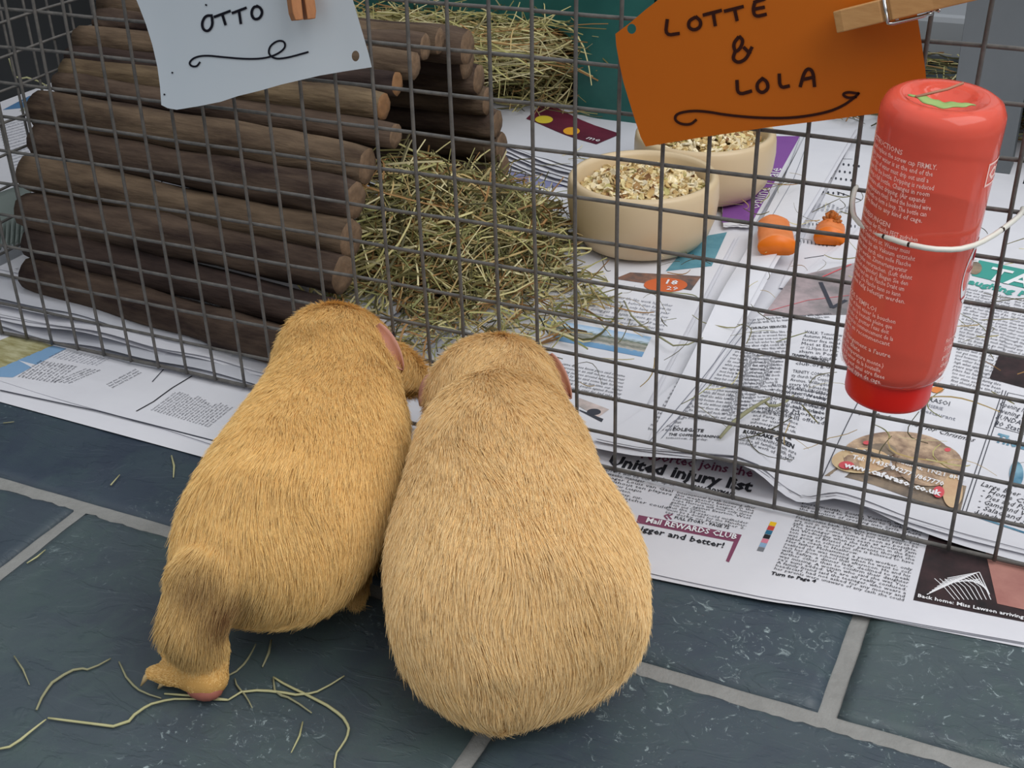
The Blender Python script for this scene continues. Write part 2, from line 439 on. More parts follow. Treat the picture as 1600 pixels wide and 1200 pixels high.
P2.px('ink', (940, 730), (1056, 755), (915, 790), ['MANCHESTER United star', 'Herrera will be out for up to', 'six weeks, manager', 'manager Louis van Gaal', 'be without ten players', 'the Premier League', 'against Everton.', 'Wayne Rooney, sus-', 'Darren Fletcher could', 'side of the field', 'and move on', 'United takes up', 'with an'], size=1.05)
P2.px('ink', (1057, 771), (1180, 796), (1039, 802), ["International break looming after", "this weekend's fixtures in the", 'Barclays Premier League, United', 'hope Herrera will miss only three', 'games - against Everton, West', 'from and Chelsea.', 'But the 25-year-old midfielder', 'must be a doubt for the Manches-', 'ter derby on November 2.'], size=1.1)
P2.px('ink', (1053, 811), (1139, 827), None, 'FULL STORY - PAGE 72', capx=4.5, glyphs=BOLD)
for dx in (0, 6): P2.line('maroon', [(1045 + dx, 804), (1038 + dx, 806.5), (1043 + dx, 812)], 2.6)
P2.poly('maroon', [(998, 805), (1159, 836), (1153, 848), (994, 817)])
P2.poly('maroon', [(1150, 838), (1159, 836), (1139, 879), (1134, 877)])
P2.px('inkwhite', (1008, 817), (1150, 844), None, 'Mail REWARDS CLUB', capx=8.5, glyphs=BOLD, lift=.0007)
P2.px('ink', (990, 828), (1131, 857), None, 'bigger and better!', capx=9, glyphs=BOLD)
for k, c in enumerate([(236, 190, 40), (196, 70, 60), (50, 110, 140), (40, 40, 44), (214, 130, 150), (140, 170, 200), (120, 122, 128)]):
    nm = 'swatch_%d' % k; M[nm] = flat(nm, c); x, y = 1204 - 3.1 * k, 815 + 6.6 * k
    P2.poly(nm, [(x, y), (x + 10, y + 2), (x + 7, y + 8), (x - 3, y + 6)], sub=1)
ART = ["Portsmouth, South Yenton with her", "airport, and to have flown to Turkey and", "the intention of crossing into Syria, where", "Islamic State fighters control large areas.", "of Romanian descent, parents who are", "Please come back. We miss you very much. You", "are not in any trouble. We just want you to be", "safe and to come home as soon as possible.", "The teenager was last seen at around 7am", "last Wednesday when she left home in the Eas-", "ton area of Bristol. Her parents thought she", "was going to school but she is believed to have", "taken a coach to Heathrow.\t", "Her father Mohammed, a youth worker, only", "realised she was missing when he went to col-", "lect her from school that afternoon. He and his", "wife Safiya, a dinner lady, declined to speak", "further other than to confirm their daughter", "was missing. A woman who said she was Yus-", "ra's aunt added: We are all really confused.", "A family friend said the teenager, who wears a", "headscarf, had not asked for any money and", "her parents were unaware of any cash she could"]
P2.px('ink', (1252, 788), (1442, 829), (1209, 890), [a.replace('\t', '') for a in ART], size=1.12)
P2.px('ink', (1204, 898), (1274, 911), None, 'Turn to Page 4', capx=5, glyphs=XB, shear=.15)
M['pic_night'] = mat('pic_night', (38, 36, 38), .6, noise=(60, (70, 52, 54), .2), spec=.2)
M['pic_skin'] = mat('pic_skin', (196, 146, 134), .6, noise=(30, (150, 96, 92), .3), spec=.2)
P2.poly('pic_night', [(1455, 822), (1640, 868), (1640, 980), (1427, 938)], sub=8)
P2.poly('pic_skin', [(1535, 842), (1640, 870), (1640, 962), (1558, 944)], lift=.0004)
for k in range(9):
    P2.line('inkwhite', [(1448 + k * 4, 930 - k * 3.2), (1490 + k * 5, 905 - k * 2 + 6), (1530 + k * 2, 906 + k * 3)], 1.3, lift=.0005)
    P2.line('inkwhite', [(1460 + k * 8, 905 + k * .2), (1475 + k * 8, 918), (1492 + k * 7, 938)], 1.1, lift=.0005)
P2.px('inkwhite', (1433, 934), (1612, 971), None, 'Back home: Miss Lawson arriving in', capx=5.5, glyphs=BOLD, lift=.0007)
P2.build(n2)

P1 = Print(H1)
M['bluestrip'] = flat('blue_strip', (128, 164, 200)); M['pic_olive'] = mat('pic_olive', (142, 134, 86), .7, noise=(50, (190, 186, 150), .15, (1, 4, 1)), spec=.2)
P1.poly('pic_olive', [(-60, 556), (0, 576), (84, 540), (20, 524)]); P1.poly('bluestrip', [(-30, 588), (20, 590), (104, 545), (82, 540)])
P1.px('inkgrey', (30, 590), (66, 564), (86, 599), gibber(11, 20, 1), size=.95)
P1.px('inkgrey', (86, 598), (136, 577), (108, 600), gibber(4, 26, 2), size=.9)
P1.px('inklight', (78, 559), (100, 548), (150, 572), gibber(13, 14, 3), size=.8)
P1.px('inkgrey', (168, 602), (214, 578), (176, 607), gibber(3, 24, 4), size=.9)
P1.px('inkgrey', (238, 642), (300, 596), (326, 668), gibber(20, 26, 5), size=.95)
P1.line('ink', [(213, 643), (240, 628), (252, 619), (270, 606), (300, 588)], 3)
P1.line('inkgrey', [(238, 597), (257, 576)], 2.2)
P1.line('inkgrey', [(0, 610), (150, 642), (330, 688), (420, 708)], 3.0)
P1.build(n1)

# sheets spread inside the run, bottom layer
Hb = lambda x, y: .0045 + wav(x, y, .0008, 7)
s_in = [
 sheet('wide bottom newspaper spread under the log bridge and the hay', [(-.60, .055), (.02, .035), (.05, .56), (-.60, .60)], Hb, 2, matname='paper2', seed=5),
 sheet('bottom newspaper reaching back beneath both feed bowls', [(-.10, .30), (.30, .28), (.30, .85), (-.12, .85)], lambda x, y: .0055 + wav(x, y, .0008, 2), 2, matname='paper', seed=6),
 sheet('bottom newspaper at the right, below the orange carrot pieces', [(.02, .05), (.70, .05), (.72, .56), (.04, .54)], lambda x, y: .0062 + wav(x, y, .0006, 3), 2, matname='paper', seed=7),
]
M['pic_sea'] = None
HT = s_in and (lambda x, y: .0062 + wav(x, y, .0006, 3))
sheet('newspaper beyond the left wire side, a blue picture on it', [(-.83, .20), (-.452, .10), (-.452, .60), (-.83, .60)], lambda x, y: .004 + wav(x, y, .001, 3), 2, matname='paper', seed=8)
M['pic_blue'] = mat('pic_blue', (64, 104, 150), .6, noise=(18, (96, 140, 180), .2), spec=.2); M['pic_green'] = mat('pic_green', (120, 140, 110), .6, noise=(30, (190, 190, 170), .2), spec=.2)
PL = Print(lambda x, y: .004 + wav(x, y, .001, 3))
left_sheet = [o for o in COL.objects if o.get('label', '').startswith('newspaper beyond')][0]
PL.poly('pic_blue', [(4, 172), (66, 166), (78, 148), (46, 150)]); PL.poly('pic_green', [(30, 174), (64, 172), (66, 164), (42, 165)], lift=.0004)
PL.px('inkwhite', (46, 163), (62, 158), None, 'Kent', capx=7, glyphs=BOLD, lift=.0007)
PL.px('inklight', (-2, 200), (40, 188), (30, 295), gibber(22, 34, 9), size=.8); PL.build(left_sheet)

# the folded page with the cruise advertisement
Hc = lambda x, y: .0095 + wav(x, y, .0008, 5)
cs = [on(1028, 705, Hc), on(1168, 395, Hc)]
cc = [(-.03, .035), on(975, 700, Hc)[:2], on(1150, 368, Hc)[:2], (-.07, .33)]
cruise = sheet('newspaper with a printed seaside cruise picture, between the right guinea pig and the front bowl', cc, Hc, 4, gap=.0009, seed=9, ragged=.006)
PC = Print(Hc)
def picture_mat(name, stops, scale=40, axis='Y', lo=0, hi=1, con=.06):
    m = bpy.data.materials.new(name); m.use_nodes = True; nt = m.node_tree; b_ = nt.nodes['Principled BSDF']; L = nt.links.new
    tcn = nt.nodes.new('ShaderNodeTexCoord'); s_ = nt.nodes.new('ShaderNodeSeparateXYZ'); L(tcn.outputs['Generated'], s_.inputs[0])
    n = nt.nodes.new('ShaderNodeTexNoise'); n.inputs['Scale'].default_value = scale; n.inputs['Detail'].default_value = 8; L(tcn.outputs['Generated'], n.inputs[0])
    ma = nt.nodes.new('ShaderNodeMath'); ma.operation = 'MULTIPLY_ADD'; ma.inputs[1].default_value = con * 4; L(n.outputs[0], ma.inputs[0]); 
    ad = nt.nodes.new('ShaderNodeMath'); ad.operation = 'SUBTRACT'; ad.inputs[1].default_value = con * 2; L(s_.outputs[axis], ad.inputs[0]); L(ad.outputs[0], ma.inputs[2])
    r = nt.nodes.new('ShaderNodeValToRGB'); e = r.color_ramp.elements
    while len(e) < len(stops): e.new(.5)
    for k, (p, c) in enumerate(stops): e[k].position = p; e[k].color = lin(c)
    L(ma.outputs[0], r.inputs[0]); L(r.outputs[0], b_.inputs['Base Color']); b_.inputs['Roughness'].default_value = .65; b_.inputs['Specular IOR Level'].default_value = .2
    return m
M['pic_sea'] = picture_mat('pic_sea', [(0, (108, 150, 190)), (.22, (118, 160, 196)), (.27, (190, 184, 176)), (.4, (120, 124, 116)), (.52, (170, 168, 160)), (.62, (104, 116, 100)), (.74, (196, 214, 232)), (1, (150, 186, 222))], 22, con=.07)
PC.poly('pic_sea', [(868, 532), (1003, 558), (1018, 527), (845, 497)], sub=8)
PC.px('inkgrey', (866, 549), (942, 566), None, 'with over 50s Cruise', capx=5, shear=.2)
PC.px('inkgrey', (868, 568), (976, 590), (856, 606), gibber(8, 40, 11), size=.9)
PC.px('inklight', (870, 452), (1050, 480), (850, 486), gibber(7, 60, 12), size=.9)
PC.line('inkwhite', [(842, 482), (920, 445)], 3)
M['pic_teal'] = mat('pic_teal', (76, 132, 150), .6, noise=(40, (110, 160, 176), .2), spec=.2)
PC.poly('pic_teal', [(1040, 424), (1112, 416), (1136, 363), (1084, 372)]); PC.px('inkwhite', (1086, 380), (1118, 374), None, 'TS', capx=7, lift=.0007)
M['pic_bird'] = mat('pic_bird', (150, 110, 92), .6, noise=(60, (90, 84, 86), .12), spec=.2)
PC.poly('pic_bird', [(960, 436), (1080, 454), (1096, 432), (985, 426)], lift=.0003)
M['pic_oval'] = flat('pic_oval', (206, 104, 62)); PC.disc('pic_oval', (1040, 446), (34, 11), lift=.0005)
PC.px('inkwhite', (1036, 444), (1062, 447), None, '18', capx=7, glyphs=BOLD, lift=.0009); PC.px('inkwhite', (1040, 454), (1066, 456), None, '29', capx=6, lift=.0009)
M['pic_pink'] = mat('pic_pink', (214, 196, 192), .6, noise=(30, (120, 124, 122), .15), spec=.2)
PC.poly('pic_pink', [(902, 634), (935, 652), (952, 640), (905, 622)]); PC.disc('inkgrey', (928, 644), (11, 5))
PC.poly('inkgrey', [(905, 560 + 3 + 580 - 563 + 62), (940, 660), (943, 655), (905, 640)], sub=1)
PC.build(cruise)

# the curved white pages beside it
def Hf(x, y): return .0135 + .006 * math.exp(-((x - .135 - .25 * (y - .3)) / .02) ** 2) + wav(x, y, .001, 6)
fold = sheet('blank curled newspaper margin running back from the front bowl to the purple advert', [on(1012, 690, Hf)[:2], on(1040, 640, Hf)[:2] + np.array([.012, 0]), on(1338, 200, Hf)[:2], on(1262, 205, Hf)[:2]], Hf, 4, gap=.0012, seed=10, nu=16, nv=60, ragged=.004)
PF = Print(Hf)
for k, (a, c) in enumerate([((1015, 690), (1165, 505)), ((1030, 690), (1178, 500))]): PF.line('inklight', [a, ((a[0] + c[0]) / 2 + 3, (a[1] + c[1]) / 2), c], 1.6)
PF.line('inklight', [(1265, 215), (1240, 280), (1205, 340)], 1.2); PF.line('inklight', [(1250, 215), (1225, 280), (1190, 335)], 1.2); PF.build(fold)
# purple advert under the rear bowl
Hp = lambda x, y: .0105 + wav(x, y, .0008, 9)
purp = sheet('purple advertising page poking out from under the rear feed bowl', [on(1130, 352, Hp)[:2], on(1176, 352, Hp)[:2], on(1262, 204, Hp)[:2], on(1120, 204, Hp)[:2]], Hp, 2, seed=12, nu=16, nv=20)
M['pic_purple'] = mat('pic_purple', (126, 74, 150), .55, noise=(10, (140, 88, 164), .2), spec=.3)
PP = Print(Hp); PP.poly('pic_purple', [(1128, 348), (1176, 346), (1250, 213), (1136, 213)])
PP.px('inkwhite', (1184, 326), (1222, 262), None, 'online sale', capx=1, glyphs=BOLD) if False else None
A_, B_ = on(1185, 328, Hp), on(1222, 264, Hp)
V_, F_ = text_block(A_, B_, None, ['online | sale'], Hp, size=.017, glyphs=REG, lift=.0008); PP.put('inkwhite', V_, F_); PP.build(purp)

# page with timetable, behind the bottle
Ht = lambda x, y: .0085 + wav(x, y, .0008, 8)
tt = sheet('newspaper with a printed timetable, around the two carrot pieces', [on(1215, 450, Ht)[:2], (.45, .30), (.46, .56), on(1322, 235, Ht)[:2]], Ht, 3, seed=13)
PT = Print(Ht)
for r_ in range(5):
    for c_ in range(6): PT.disc('inkgrey', (1302 + c_ * 8 - r_ * 6, 255 + r_ * 11 + c_), (1.6, 2))
PT.line('inkgrey', [(1305, 248), (1332, 249)], 1.6)
PT.px('inklight', (1272, 330), (1280, 308), (1330, 335), gibber(9, 9, 21), size=1.2)
PT.line('ink', [(1308, 300), (1345, 313)], 3.5)
for k in range(14): PT.disc('inkgrey', (1258 + k * 6, 350 + k * .3), (.8, 2.4))
for k in range(8): PT.line('inkgrey', [(1250 + k * 6, 374 + k), (1250 + k * 6, 379 + k)], 1.8)
PT.line('inkgrey', [(1257, 404), (1345, 391)], 2.2)
PT.line('inkgrey', [(1175, 405), (1185, 440)], 1)
M['pic_knife'] = mat('pic_knife', (184, 166, 170), .6, noise=(26, (120, 118, 120), .14), spec=.2)
PT.build(tt)

# curling top stack on the right
def Hs(x, y):
    e = float(np.interp(x, [.09, .112, .134, .165, .195, .21, .226, .238, .255, .273, .296, .33, .40], [.012, .012, .0135, .0185, .0235, .0205, .0085, .0060, .012, .0112, .0085, .0075, .008]))
    base = .0115
    f_ = math.exp(-max(0, y - .018) / .055)
    return base + (e - base) * f_ + .004 * math.exp(-((x - .27) / .03) ** 2) * math.exp(-((y - .09) / .06) ** 2) + wav(x, y, .0007, 10)
def stack_front(x): return float(np.interp(x, [.1, .134, .2, .226, .24, .26, .30, .37, .7], [.023, .021, .020, .020, .017, .021, .017, .012, -.004]))
def stack_left(v): return (.104 + .085 * v ** .8, .022 + .41 * v)
stk = thing('newspaper', 'thick curling newspaper behind the wire, open at the cafe advert below the red bottle', 'newspaper', (.35, .2, 0))
for p in range(6):
    g = MB(); ph = p * 1.9
    def fn(u, v, p=p, ph=ph):
        lx, ly = stack_left(v); x = lx + (.72 - lx) * u ** 1.0; yb = stack_front(x) - (.0012 * p * (.5 + math.sin(ph + 11 * u)) if p else 0)
        y = yb + (.44 - yb) * v; x = x - (.0012 * p * math.sin(ph + 6 * v) if u < .02 else 0)
        z = Hs(x, y) - (.00042 + .00016 * math.sin(ph + u * 14)) * p
        return (x, y, max(z, .0035 + .0003 * (7 - p)))
    g.grid(fn, 130 if p == 0 else 90, 60 if p == 0 else 26); g.build('page', M['paper'], stk)
PS = Print(Hs)
PS.px('inkgrey', (1128, 482), (1166, 486), (1012, 672), gibber(36, 17, 31), size=.98)
PS.px('inkgrey', (1148, 551), (1222, 562), (1066, 654), gibber(20, 34, 32), size=1.0)
PS.px('inkgrey', (1172, 522), (1238, 520), (1128, 648), gibber(24, 28, 33), size=.98)
PS.px('inkgrey', (1172, 502), (1300, 492), (1168, 507), gibber(2, 50, 38), size=1)
PS.px('ink', (1173, 515), (1230, 512), None, 'CHURCH SERVICES', capx=3.6, glyphs=BOLD)
PS.px('inkgrey', (1257, 521), (1316, 527), (1222, 636), ['WALK: Tomorrow', 'Autumn Meander,', 'former five miles', 'Meet at Easton', 'or 12.30pm for Hail-', 'sham in Pond', 'walk on Sunday', 'www.northern', 'club.org.uk', '', 'TRINITY COMMUN-', 'ity church hall Coppice', 'Avenue, Willingdon', 'every Wednesday', 'Come and enjoy', 'whist. Weekly', 'short charity', 'or contact Wendy', 'via email for ramb-'] , size=1.05)
PS.px('ink', (1236, 556), (1294, 567), None, 'TRINITY COMMUNITY', capx=4, glyphs=BOLD)
PS.px('ink', (1050, 673), (1099, 676), None, 'POLEGATE', capx=5, glyphs=BOLD)
PS.px('ink', (1044, 681), (1123, 685), None, 'THE COFFEE MORNING', capx=4, glyphs=BOLD)
PS.px('inkgrey', (1040, 686), (1106, 689), None, 'tomorrow, Saturday.', capx=3.6)
PS.px('inkgrey', (1180, 640), (1250, 652), (1172, 662), ['ONSLOWAM', 'United Reformed', 'and Party, 26 office', 'call or visit www.', 'infomasgroup.co.uk'], size=1.0)
PS.px('ink', (1162, 669), (1236, 688), None, 'WARBLETON &', capx=6, glyphs=XB); PS.px('ink', (1160, 677), (1240, 702), None, 'RUSHLAKE GREEN', capx=6, glyphs=XB)
PS.px('inkgrey', (1154, 684), (1244, 712), (1148, 694), ['COFFEE MORNING I am sure', 'you are all familiar with the', 'wonderful work of MacMill.'], size=1.15)
PS.px('inkgrey', (1205, 604), (1290, 618), (1200, 645), ['RUSHLAKE AND SINGERS', 'a day of sport evening', 'of beautiful Lower', 'SOUP: The hotel in', 'all will take place', 'for a Monday', 'booked in offered'], size=1.0)
M['pic_food'] = mat('pic_food', (206, 178, 150), .55, noise=(70, (140, 116, 100), .10), spec=.25)
M['pic_red'] = flat('pic_red', (214, 92, 100)); M['pic_dark'] = mat('pic_dark', (112, 102, 94), .6, noise=(60, (158, 140, 120), .14), spec=.2); M['pic_cream'] = mat('pic_cream', (222, 202, 160), .6, noise=(30, (200, 160, 130), .2), spec=.2)
PS.poly('pic_dark', [(1288, 744), (1500, 802), (1510, 760), (1330, 716)], lift=.0003)
for c_, r_, i_ in [((1400, 712), (84, 36), 'pic_food'), ((1345, 722), (46, 20), 'pic_cream'), ((1452, 728), (52, 34), 'pic_food'), ((1375, 706), (26, 11), 'pic_dark'), ((1488, 770), (16, 26), 'pic_cream')]:
    PS.disc(i_, c_, r_, lift=.0004 + .00008 * len(i_) + .0001 * (i_ == 'pic_cream') + .0001 * (c_[0] > 1400))
for c_, r_ in [((1322, 730), (12, 6)), ((1466, 772), (9, 9)), ((1354, 695), (6, 3)), ((1480, 706), (5, 3))]: PS.disc('pic_red', c_, r_, lift=.0016)
PS.px('inkwhite', (1316, 709), (1508, 757), None, 'High Street, Heathfield, TN21 8HU', capx=6.5, glyphs=BOLD, lift=.0022)
PS.px('inkwhite', (1330, 721), (1473, 764), None, 'Tel: 01435 862770/867770', capx=7.5, glyphs=BOLD, lift=.0022)
PS.px('inkwhite', (1318, 734), (1467, 779), None, 'www.caferasoi.co.uk', capx=9, glyphs=XB, lift=.0022)
PS.px('inkgrey', (1418, 620), (1484, 635), None, 'CAFE RASOI', capx=7); PS.px('inklight', (1432, 632), (1473, 642), None, 'PATISSERIE', capx=5)
PS.px('inklight', (1404, 634), (1492, 658), None, 'Indian Restaurant', capx=6); PS.px('ink', (1338, 649), (1521, 691), None, 'The Perfect Venue for Christmas', capx=7, shear=.35)
M['pic_orange'] = flat('pic_orange', (224, 140, 80)); PS.disc('pic_orange', (1464, 610), (10, 5), lift=.0006)
PS.line('inkgrey', [(1283, 750), (1340, 630)], 1.5)
PS.line('inkgrey', [(1503, 800), (1567, 610)], 1.3); PS.line('inkgrey', [(1509, 802), (1572, 611)], 1.3)
PS.line('inkgrey', [(1555, 667), (1575, 614), (1640, 628)], 1.3); PS.line('inkgrey', [(1555, 667), (1640, 690)], 1.3)
M['pic_steelblue'] = mat('pic_steelblue', (58, 112, 142), .6, noise=(60, (130, 170, 190), .15), spec=.2)
PS.px('pic_steelblue', (1553, 690), (1650, 716), None, 'The Bridge', capx=15, glyphs=XB)
PS.disc('pic_steelblue', (1588, 742), (11, 20), lift=.0006)
PS.px('inkgrey', (1560, 634), (1650, 658), (1552, 664), ['Opening hours and bar', 'evening from seven', 'SUNDAY LUNCH', '80 Station Road'], size=1.0)
PS.px('ink', (1531, 759), (1640, 790), (1518, 802), ['Large Beer Garden', ' - Home Cooking', ' - Pies and Puddings', ' - Game and Venison', ' - Salad and Large', ' Lunch and Dinner'], size=1.15, shear=.15)
PS.px('ink', (1520, 803), (1640, 838), None, 'We Are Open All Day Sunday', capx=4.5, shear=.2)
PS.line('pic_steelblue', [(1512, 803), (1640, 846)], 4)
PS.poly('pic_night', [(1561, 555), (1660, 575), (1650, 620), (1546, 592)], lift=.0005)
M['tealprint'] = flat('teal_print', (72, 158, 148)); PS.poly('tealprint', [(1518, 431), (1680, 470), (1690, 440), (1530, 407)], lift=.0004)
PS.disc('pic_dark', (1523, 420), (11, 10), lift=.0007)
PS.px('inkwhite', (1536, 436), (1690, 470), None, 'TALES', capx=22, glyphs=BOLD, lift=.0009)
PS.px('tealprint', (1500, 441), (1690, 486), None, 'Laughing Policeman', capx=9, glyphs=XB, lift=.0006)
PS.px('inkgrey', (1510, 453), (1578, 467), (1484, 602), gibber(30, 27, 41), size=1.0)
PS.px('inkgrey', (1586, 468), (1650, 482), (1566, 548), gibber(17, 27, 42), size=1.0)
PS.px('inkgrey', (1478, 610), (1540, 624), (1466, 660), [], size=1) if False else None
PS.poly('pic_knife', [(1192, 494), (1332, 492), (1340, 410), (1236, 434)], lift=.0003)
PS.line('pic_red', [(1200, 487), (1262, 470), (1330, 462)], 1.6, lift=.0006); PS.line('inkgrey', [(1282, 442), (1300, 482), (1322, 470)], 8, lift=.0007)
PS.line('pic_red', [(1280, 436), (1330, 414)], 3.0, lift=.0008)
PS.build(stk)

# blue and ragged white papers left of the bowls
Hq = lambda x, y: .010 + .012 * math.exp(-((y - .50) / .05) ** 2) * math.exp(-((x + .16) / .1) ** 2) + wav(x, y, .0015, 12)
rag = thing('newspaper', 'ragged pile of folded white newspapers between the log bridge and the teal plastic house', 'newspaper', (-.15, .52, 0))
rA, rB = pz(742, 222, .022)[:2], pz(1000, 300, .010)[:2]; rC, rD = np.array([.02, .62]), np.array([-.40, .62])
def Hq(x, y):
    u = max(0, min(1, (x - rA[0]) / (rB[0] - rA[0]))); return .0155 + .012 * (1 - u) ** 1.2 + .0012 * math.sin(x * 60) + wav(x, y, .001, 12)
for p in range(9):
    g = MB(); ph = p * 2.3
    def fn(u, v, p=p, ph=ph):
        a_ = rA + (rB - rA) * u; b_ = rD + (rC - rD) * u; q = a_ + (b_ - a_) * v
        dirn = (a_ - b_) / np.linalg.norm(a_ - b_); q = q + dirn * (.0032 * p + .0018 * math.sin(u * 11 + ph) + .001 * math.sin(u * 37 + ph * 2)) * (1 - v)
        return (q[0], q[1], max(Hq(q[0], q[1]) - (.0022 * (1 - .55 * u)) * p - (.0012 * math.sin(u * 8 + ph) if p else 0), .0078 + .00012 * (9 - p)))
    g.grid(fn, 70, 16); g.build('page', M['paper' if p % 3 else 'paper2'], rag)
Hbl = lambda x, y: .0075 + wav(x, y, .0008, 13)
blu = sheet('dull blue printed newspaper page between the log bridge and the front bowl', [(-.20, .33), (-.02, .33), (-.03, .45), (-.20, .45)], Hbl, 2, seed=16, nu=20, nv=14)
M['pic_lilac'] = mat('pic_lilac', (112, 116, 158), .6, noise=(16, (150, 152, 184), .25), spec=.2)
PB = Print(Hbl); PB.poly('pic_lilac', [(790, 300), (900, 290), (905, 262), (786, 230)], lift=.0006); PB.build(blu)
PM = Print(Hq); M['pic_maroon'] = mat('pic_maroon', (120, 44, 66), .6, noise=(12, (70, 30, 44), .2), spec=.2); M['yellow'] = flat('yellow_print', (206, 186, 60)); M['amber'] = flat('amber_print', (222, 160, 50))
PM.poly('pic_maroon', [(822, 186), (932, 226), (970, 210), (850, 160)], lift=.0005)
PM.disc('yellow', (850, 188), (14, 6), lift=.0009); PM.disc('amber', (893, 206), (13, 6), lift=.0009); PM.px('inkwhite', (914, 218), (932, 222), None, 'me', capx=6, lift=.001); PM.build(rag)

# left pile under the bridge
HL = [lambda x, y, k=k: .0065 + .0052 * k + .0026 * (math.sin(x * 23 + k * 1.9) + .4 * math.sin(x * 61 + k)) * math.exp(-max(0, y - .015) / .03) + wav(x, y, .0008, k) for k in range(4)]
names = ['lowest folded newspaper of the pile under the log bridge, its fold against the wire', 'second newspaper of the pile under the log bridge, sagging towards the wire', 'third newspaper of the pile under the log bridge, with a torn front edge', 'topmost newspaper of the pile under the log bridge, stained yellowish by hay']
left = []
for k in range(4):
    yf = .0062 + .0085 * k
    left.append(sheet(names[k], [(-.437, yf + .03 * (k == 3)), (-.06 - .02 * k, yf - .001 + .004 * k), (-.06 - .02 * k, .30), (-.437, .31)], HL[k], 4, gap=.0011, seed=20 + k, matname='paper' if k % 2 else 'paper2', ragged=.005, nu=90, nv=24))
M['stain'] = mat('stain_print', (176, 172, 138), .8, noise=(30, (140, 138, 110), .2), spec=.1)
PQ = Print(HL[3]); PQ.px('ink', (8, 425), (26, 440), None, 'GO', capx=9) if False else None
PQ.px('ink', (24, 420), (42, 440), None, 'SO', capx=6) ; PQ.build(left[3])
# folded grey plastic sheet at the far left
g = MB(); Hg = lambda x, y: .034 + .002 * math.sin((x * .8 + y) * 160) * (y < .20)
c4 = [pz(-30, 392, .03), pz(44, 378, .03), pz(50, 283, .045), pz(-30, 312, .045)]
g.grid(lambda u, v: tuple(c4[0] * (1 - u) * (1 - v) + c4[1] * u * (1 - v) + c4[2] * u * v + c4[3] * (1 - u) * v + np.array([0, 0, (.0022 * math.sin(u * 60) if v < .35 else 0)])), 80, 10)
M['dullgreen'] = mat('ribbed_sheet', (120, 130, 126), .5, noise=(12, (134, 144, 140), .3))
tag(g.build('plastic_sheet', M['dullgreen'], solid=.0012), 'grey-green ribbed plastic sheet folded beside the left end of the log bridge', 'sheet')

# ------------------------------------------------------------------ WIRE PANELS
S = .025
CX = [-0.000534, 0.001336, -0.000435, 0.001041, -0.000804, 0.001213, -0.002361, 0.002876, -0.000333, 0.00063]
CZ = [0.001001, -0.000146, 4.7e-05, -0.001698, 0.001544, 0.00018, 0.000226, 0.000456, 0.001759, 6.1e-05]
def warp(i, k):
    u = max(-1, min(1, i / 15)); v = max(-1, min(1.0, k / 6 - 1)); T = [1, u, v, u * u, u * v, v * v, u ** 3, u * u * v, u * v * v, v ** 3]
    return sum(a * c for a, c in zip(CX, T)), sum(a * c for a, c in zip(CZ, T))
fence = thing('wire_panel', 'long front wire mesh panel of the run, the two guinea pigs leaning against it', 'wire panel', (0, 0, 0))
RW = .00114
def fence_pt(i, k, y):
    dx, dz = warp(i, k); return (i * S + dx, y, .006 + k * S + dz)
KT = 14
for i in range(-17, 20):
    g = MB(); rj = random.Random(i); j1 = rj.uniform(-.0004, .0004)
    g.tube([fence_pt(i + j1 * 20 * math.sin(k * .7 + i), k, -.0011) for k in np.arange(0, KT + .01, .5)], RW, 7)
    g.build('wire', M['wire'], fence)
for k in range(0, KT + 1):
    g = MB(); rj = random.Random(100 + k)
    g.tube([fence_pt(i, k + .012 * math.sin(i * .5 + k * 2) + .008 * math.sin(i * 1.3 + k), .0012) for i in np.arange(-17.4, 19.51, .5)], RW * (1.25 if k == 0 else 1), 7)
    g.build('wire', M['wire'], fence)
side = thing('wire_panel', 'left side wire mesh panel of the run, running back beside the log bridge', 'wire panel', (-.441, 0, 0))
for k in range(0, KT + 1):
    g = MB(); g.tube([(-.441, .004 + .025 * j, .006 + S * k + .0006 * math.sin(j + k)) for j in range(0, 32)], RW, 6); g.build('wire', M['wire'], side)
for j in range(1, 32):
    g = MB(); g.tube([(-.4428 + .0004 * math.sin(j + q), .004 + .025 * j, .006 + q * .07) for q in range(6)], RW, 6); g.build('wire', M['wire'], side)

# ------------------------------------------------------------------ LOG BRIDGE
def pxx(x, y, X):
    d = ray(x, y); return CAM + d * (X - CAM[0]) / d[0]
LR = [((55, 432, -.392), (545, 566, -.082)), ((50, 380, -.400), (540, 500, -.098)), ((40, 325, -.408), (540, 432, -.108)), ((47, 272, -.412), (550, 373, -.113)), ((57, 217, -.416), (556, 315, -.116)),
      ((62, 170, -.418), (577, 258, -.119)), ((92, 127, -.42), (590, 212, -.12)), ((100, 108, -.42), (604, 167, -.12)), ((112, 88, -.42), (622, 134, -.12)), ((130, 60, -.42), (644, 105, -.12)), ((150, 33, -.42), (669, 75, -.12)), ((165, 8, -.42), (691, 62, -.12))]
logs = [(pxx(*a), pxx(*b)) for a, b in LR]
for yy, zz in [(.283, .175), (.304, .159), (.321, .139), (.335, .117), (.346, .094), (.354, .069), (.361, .046), (.370, .026)]:
    logs.append((np.array([-.42, yy - .015, zz + .008]), np.array([-.12, yy, zz])))
bridge = thing('log_bridge', 'arched bridge of dark bark-covered logs inside the run, behind the left guinea pig', 'log bridge', (-.27, .2, 0))
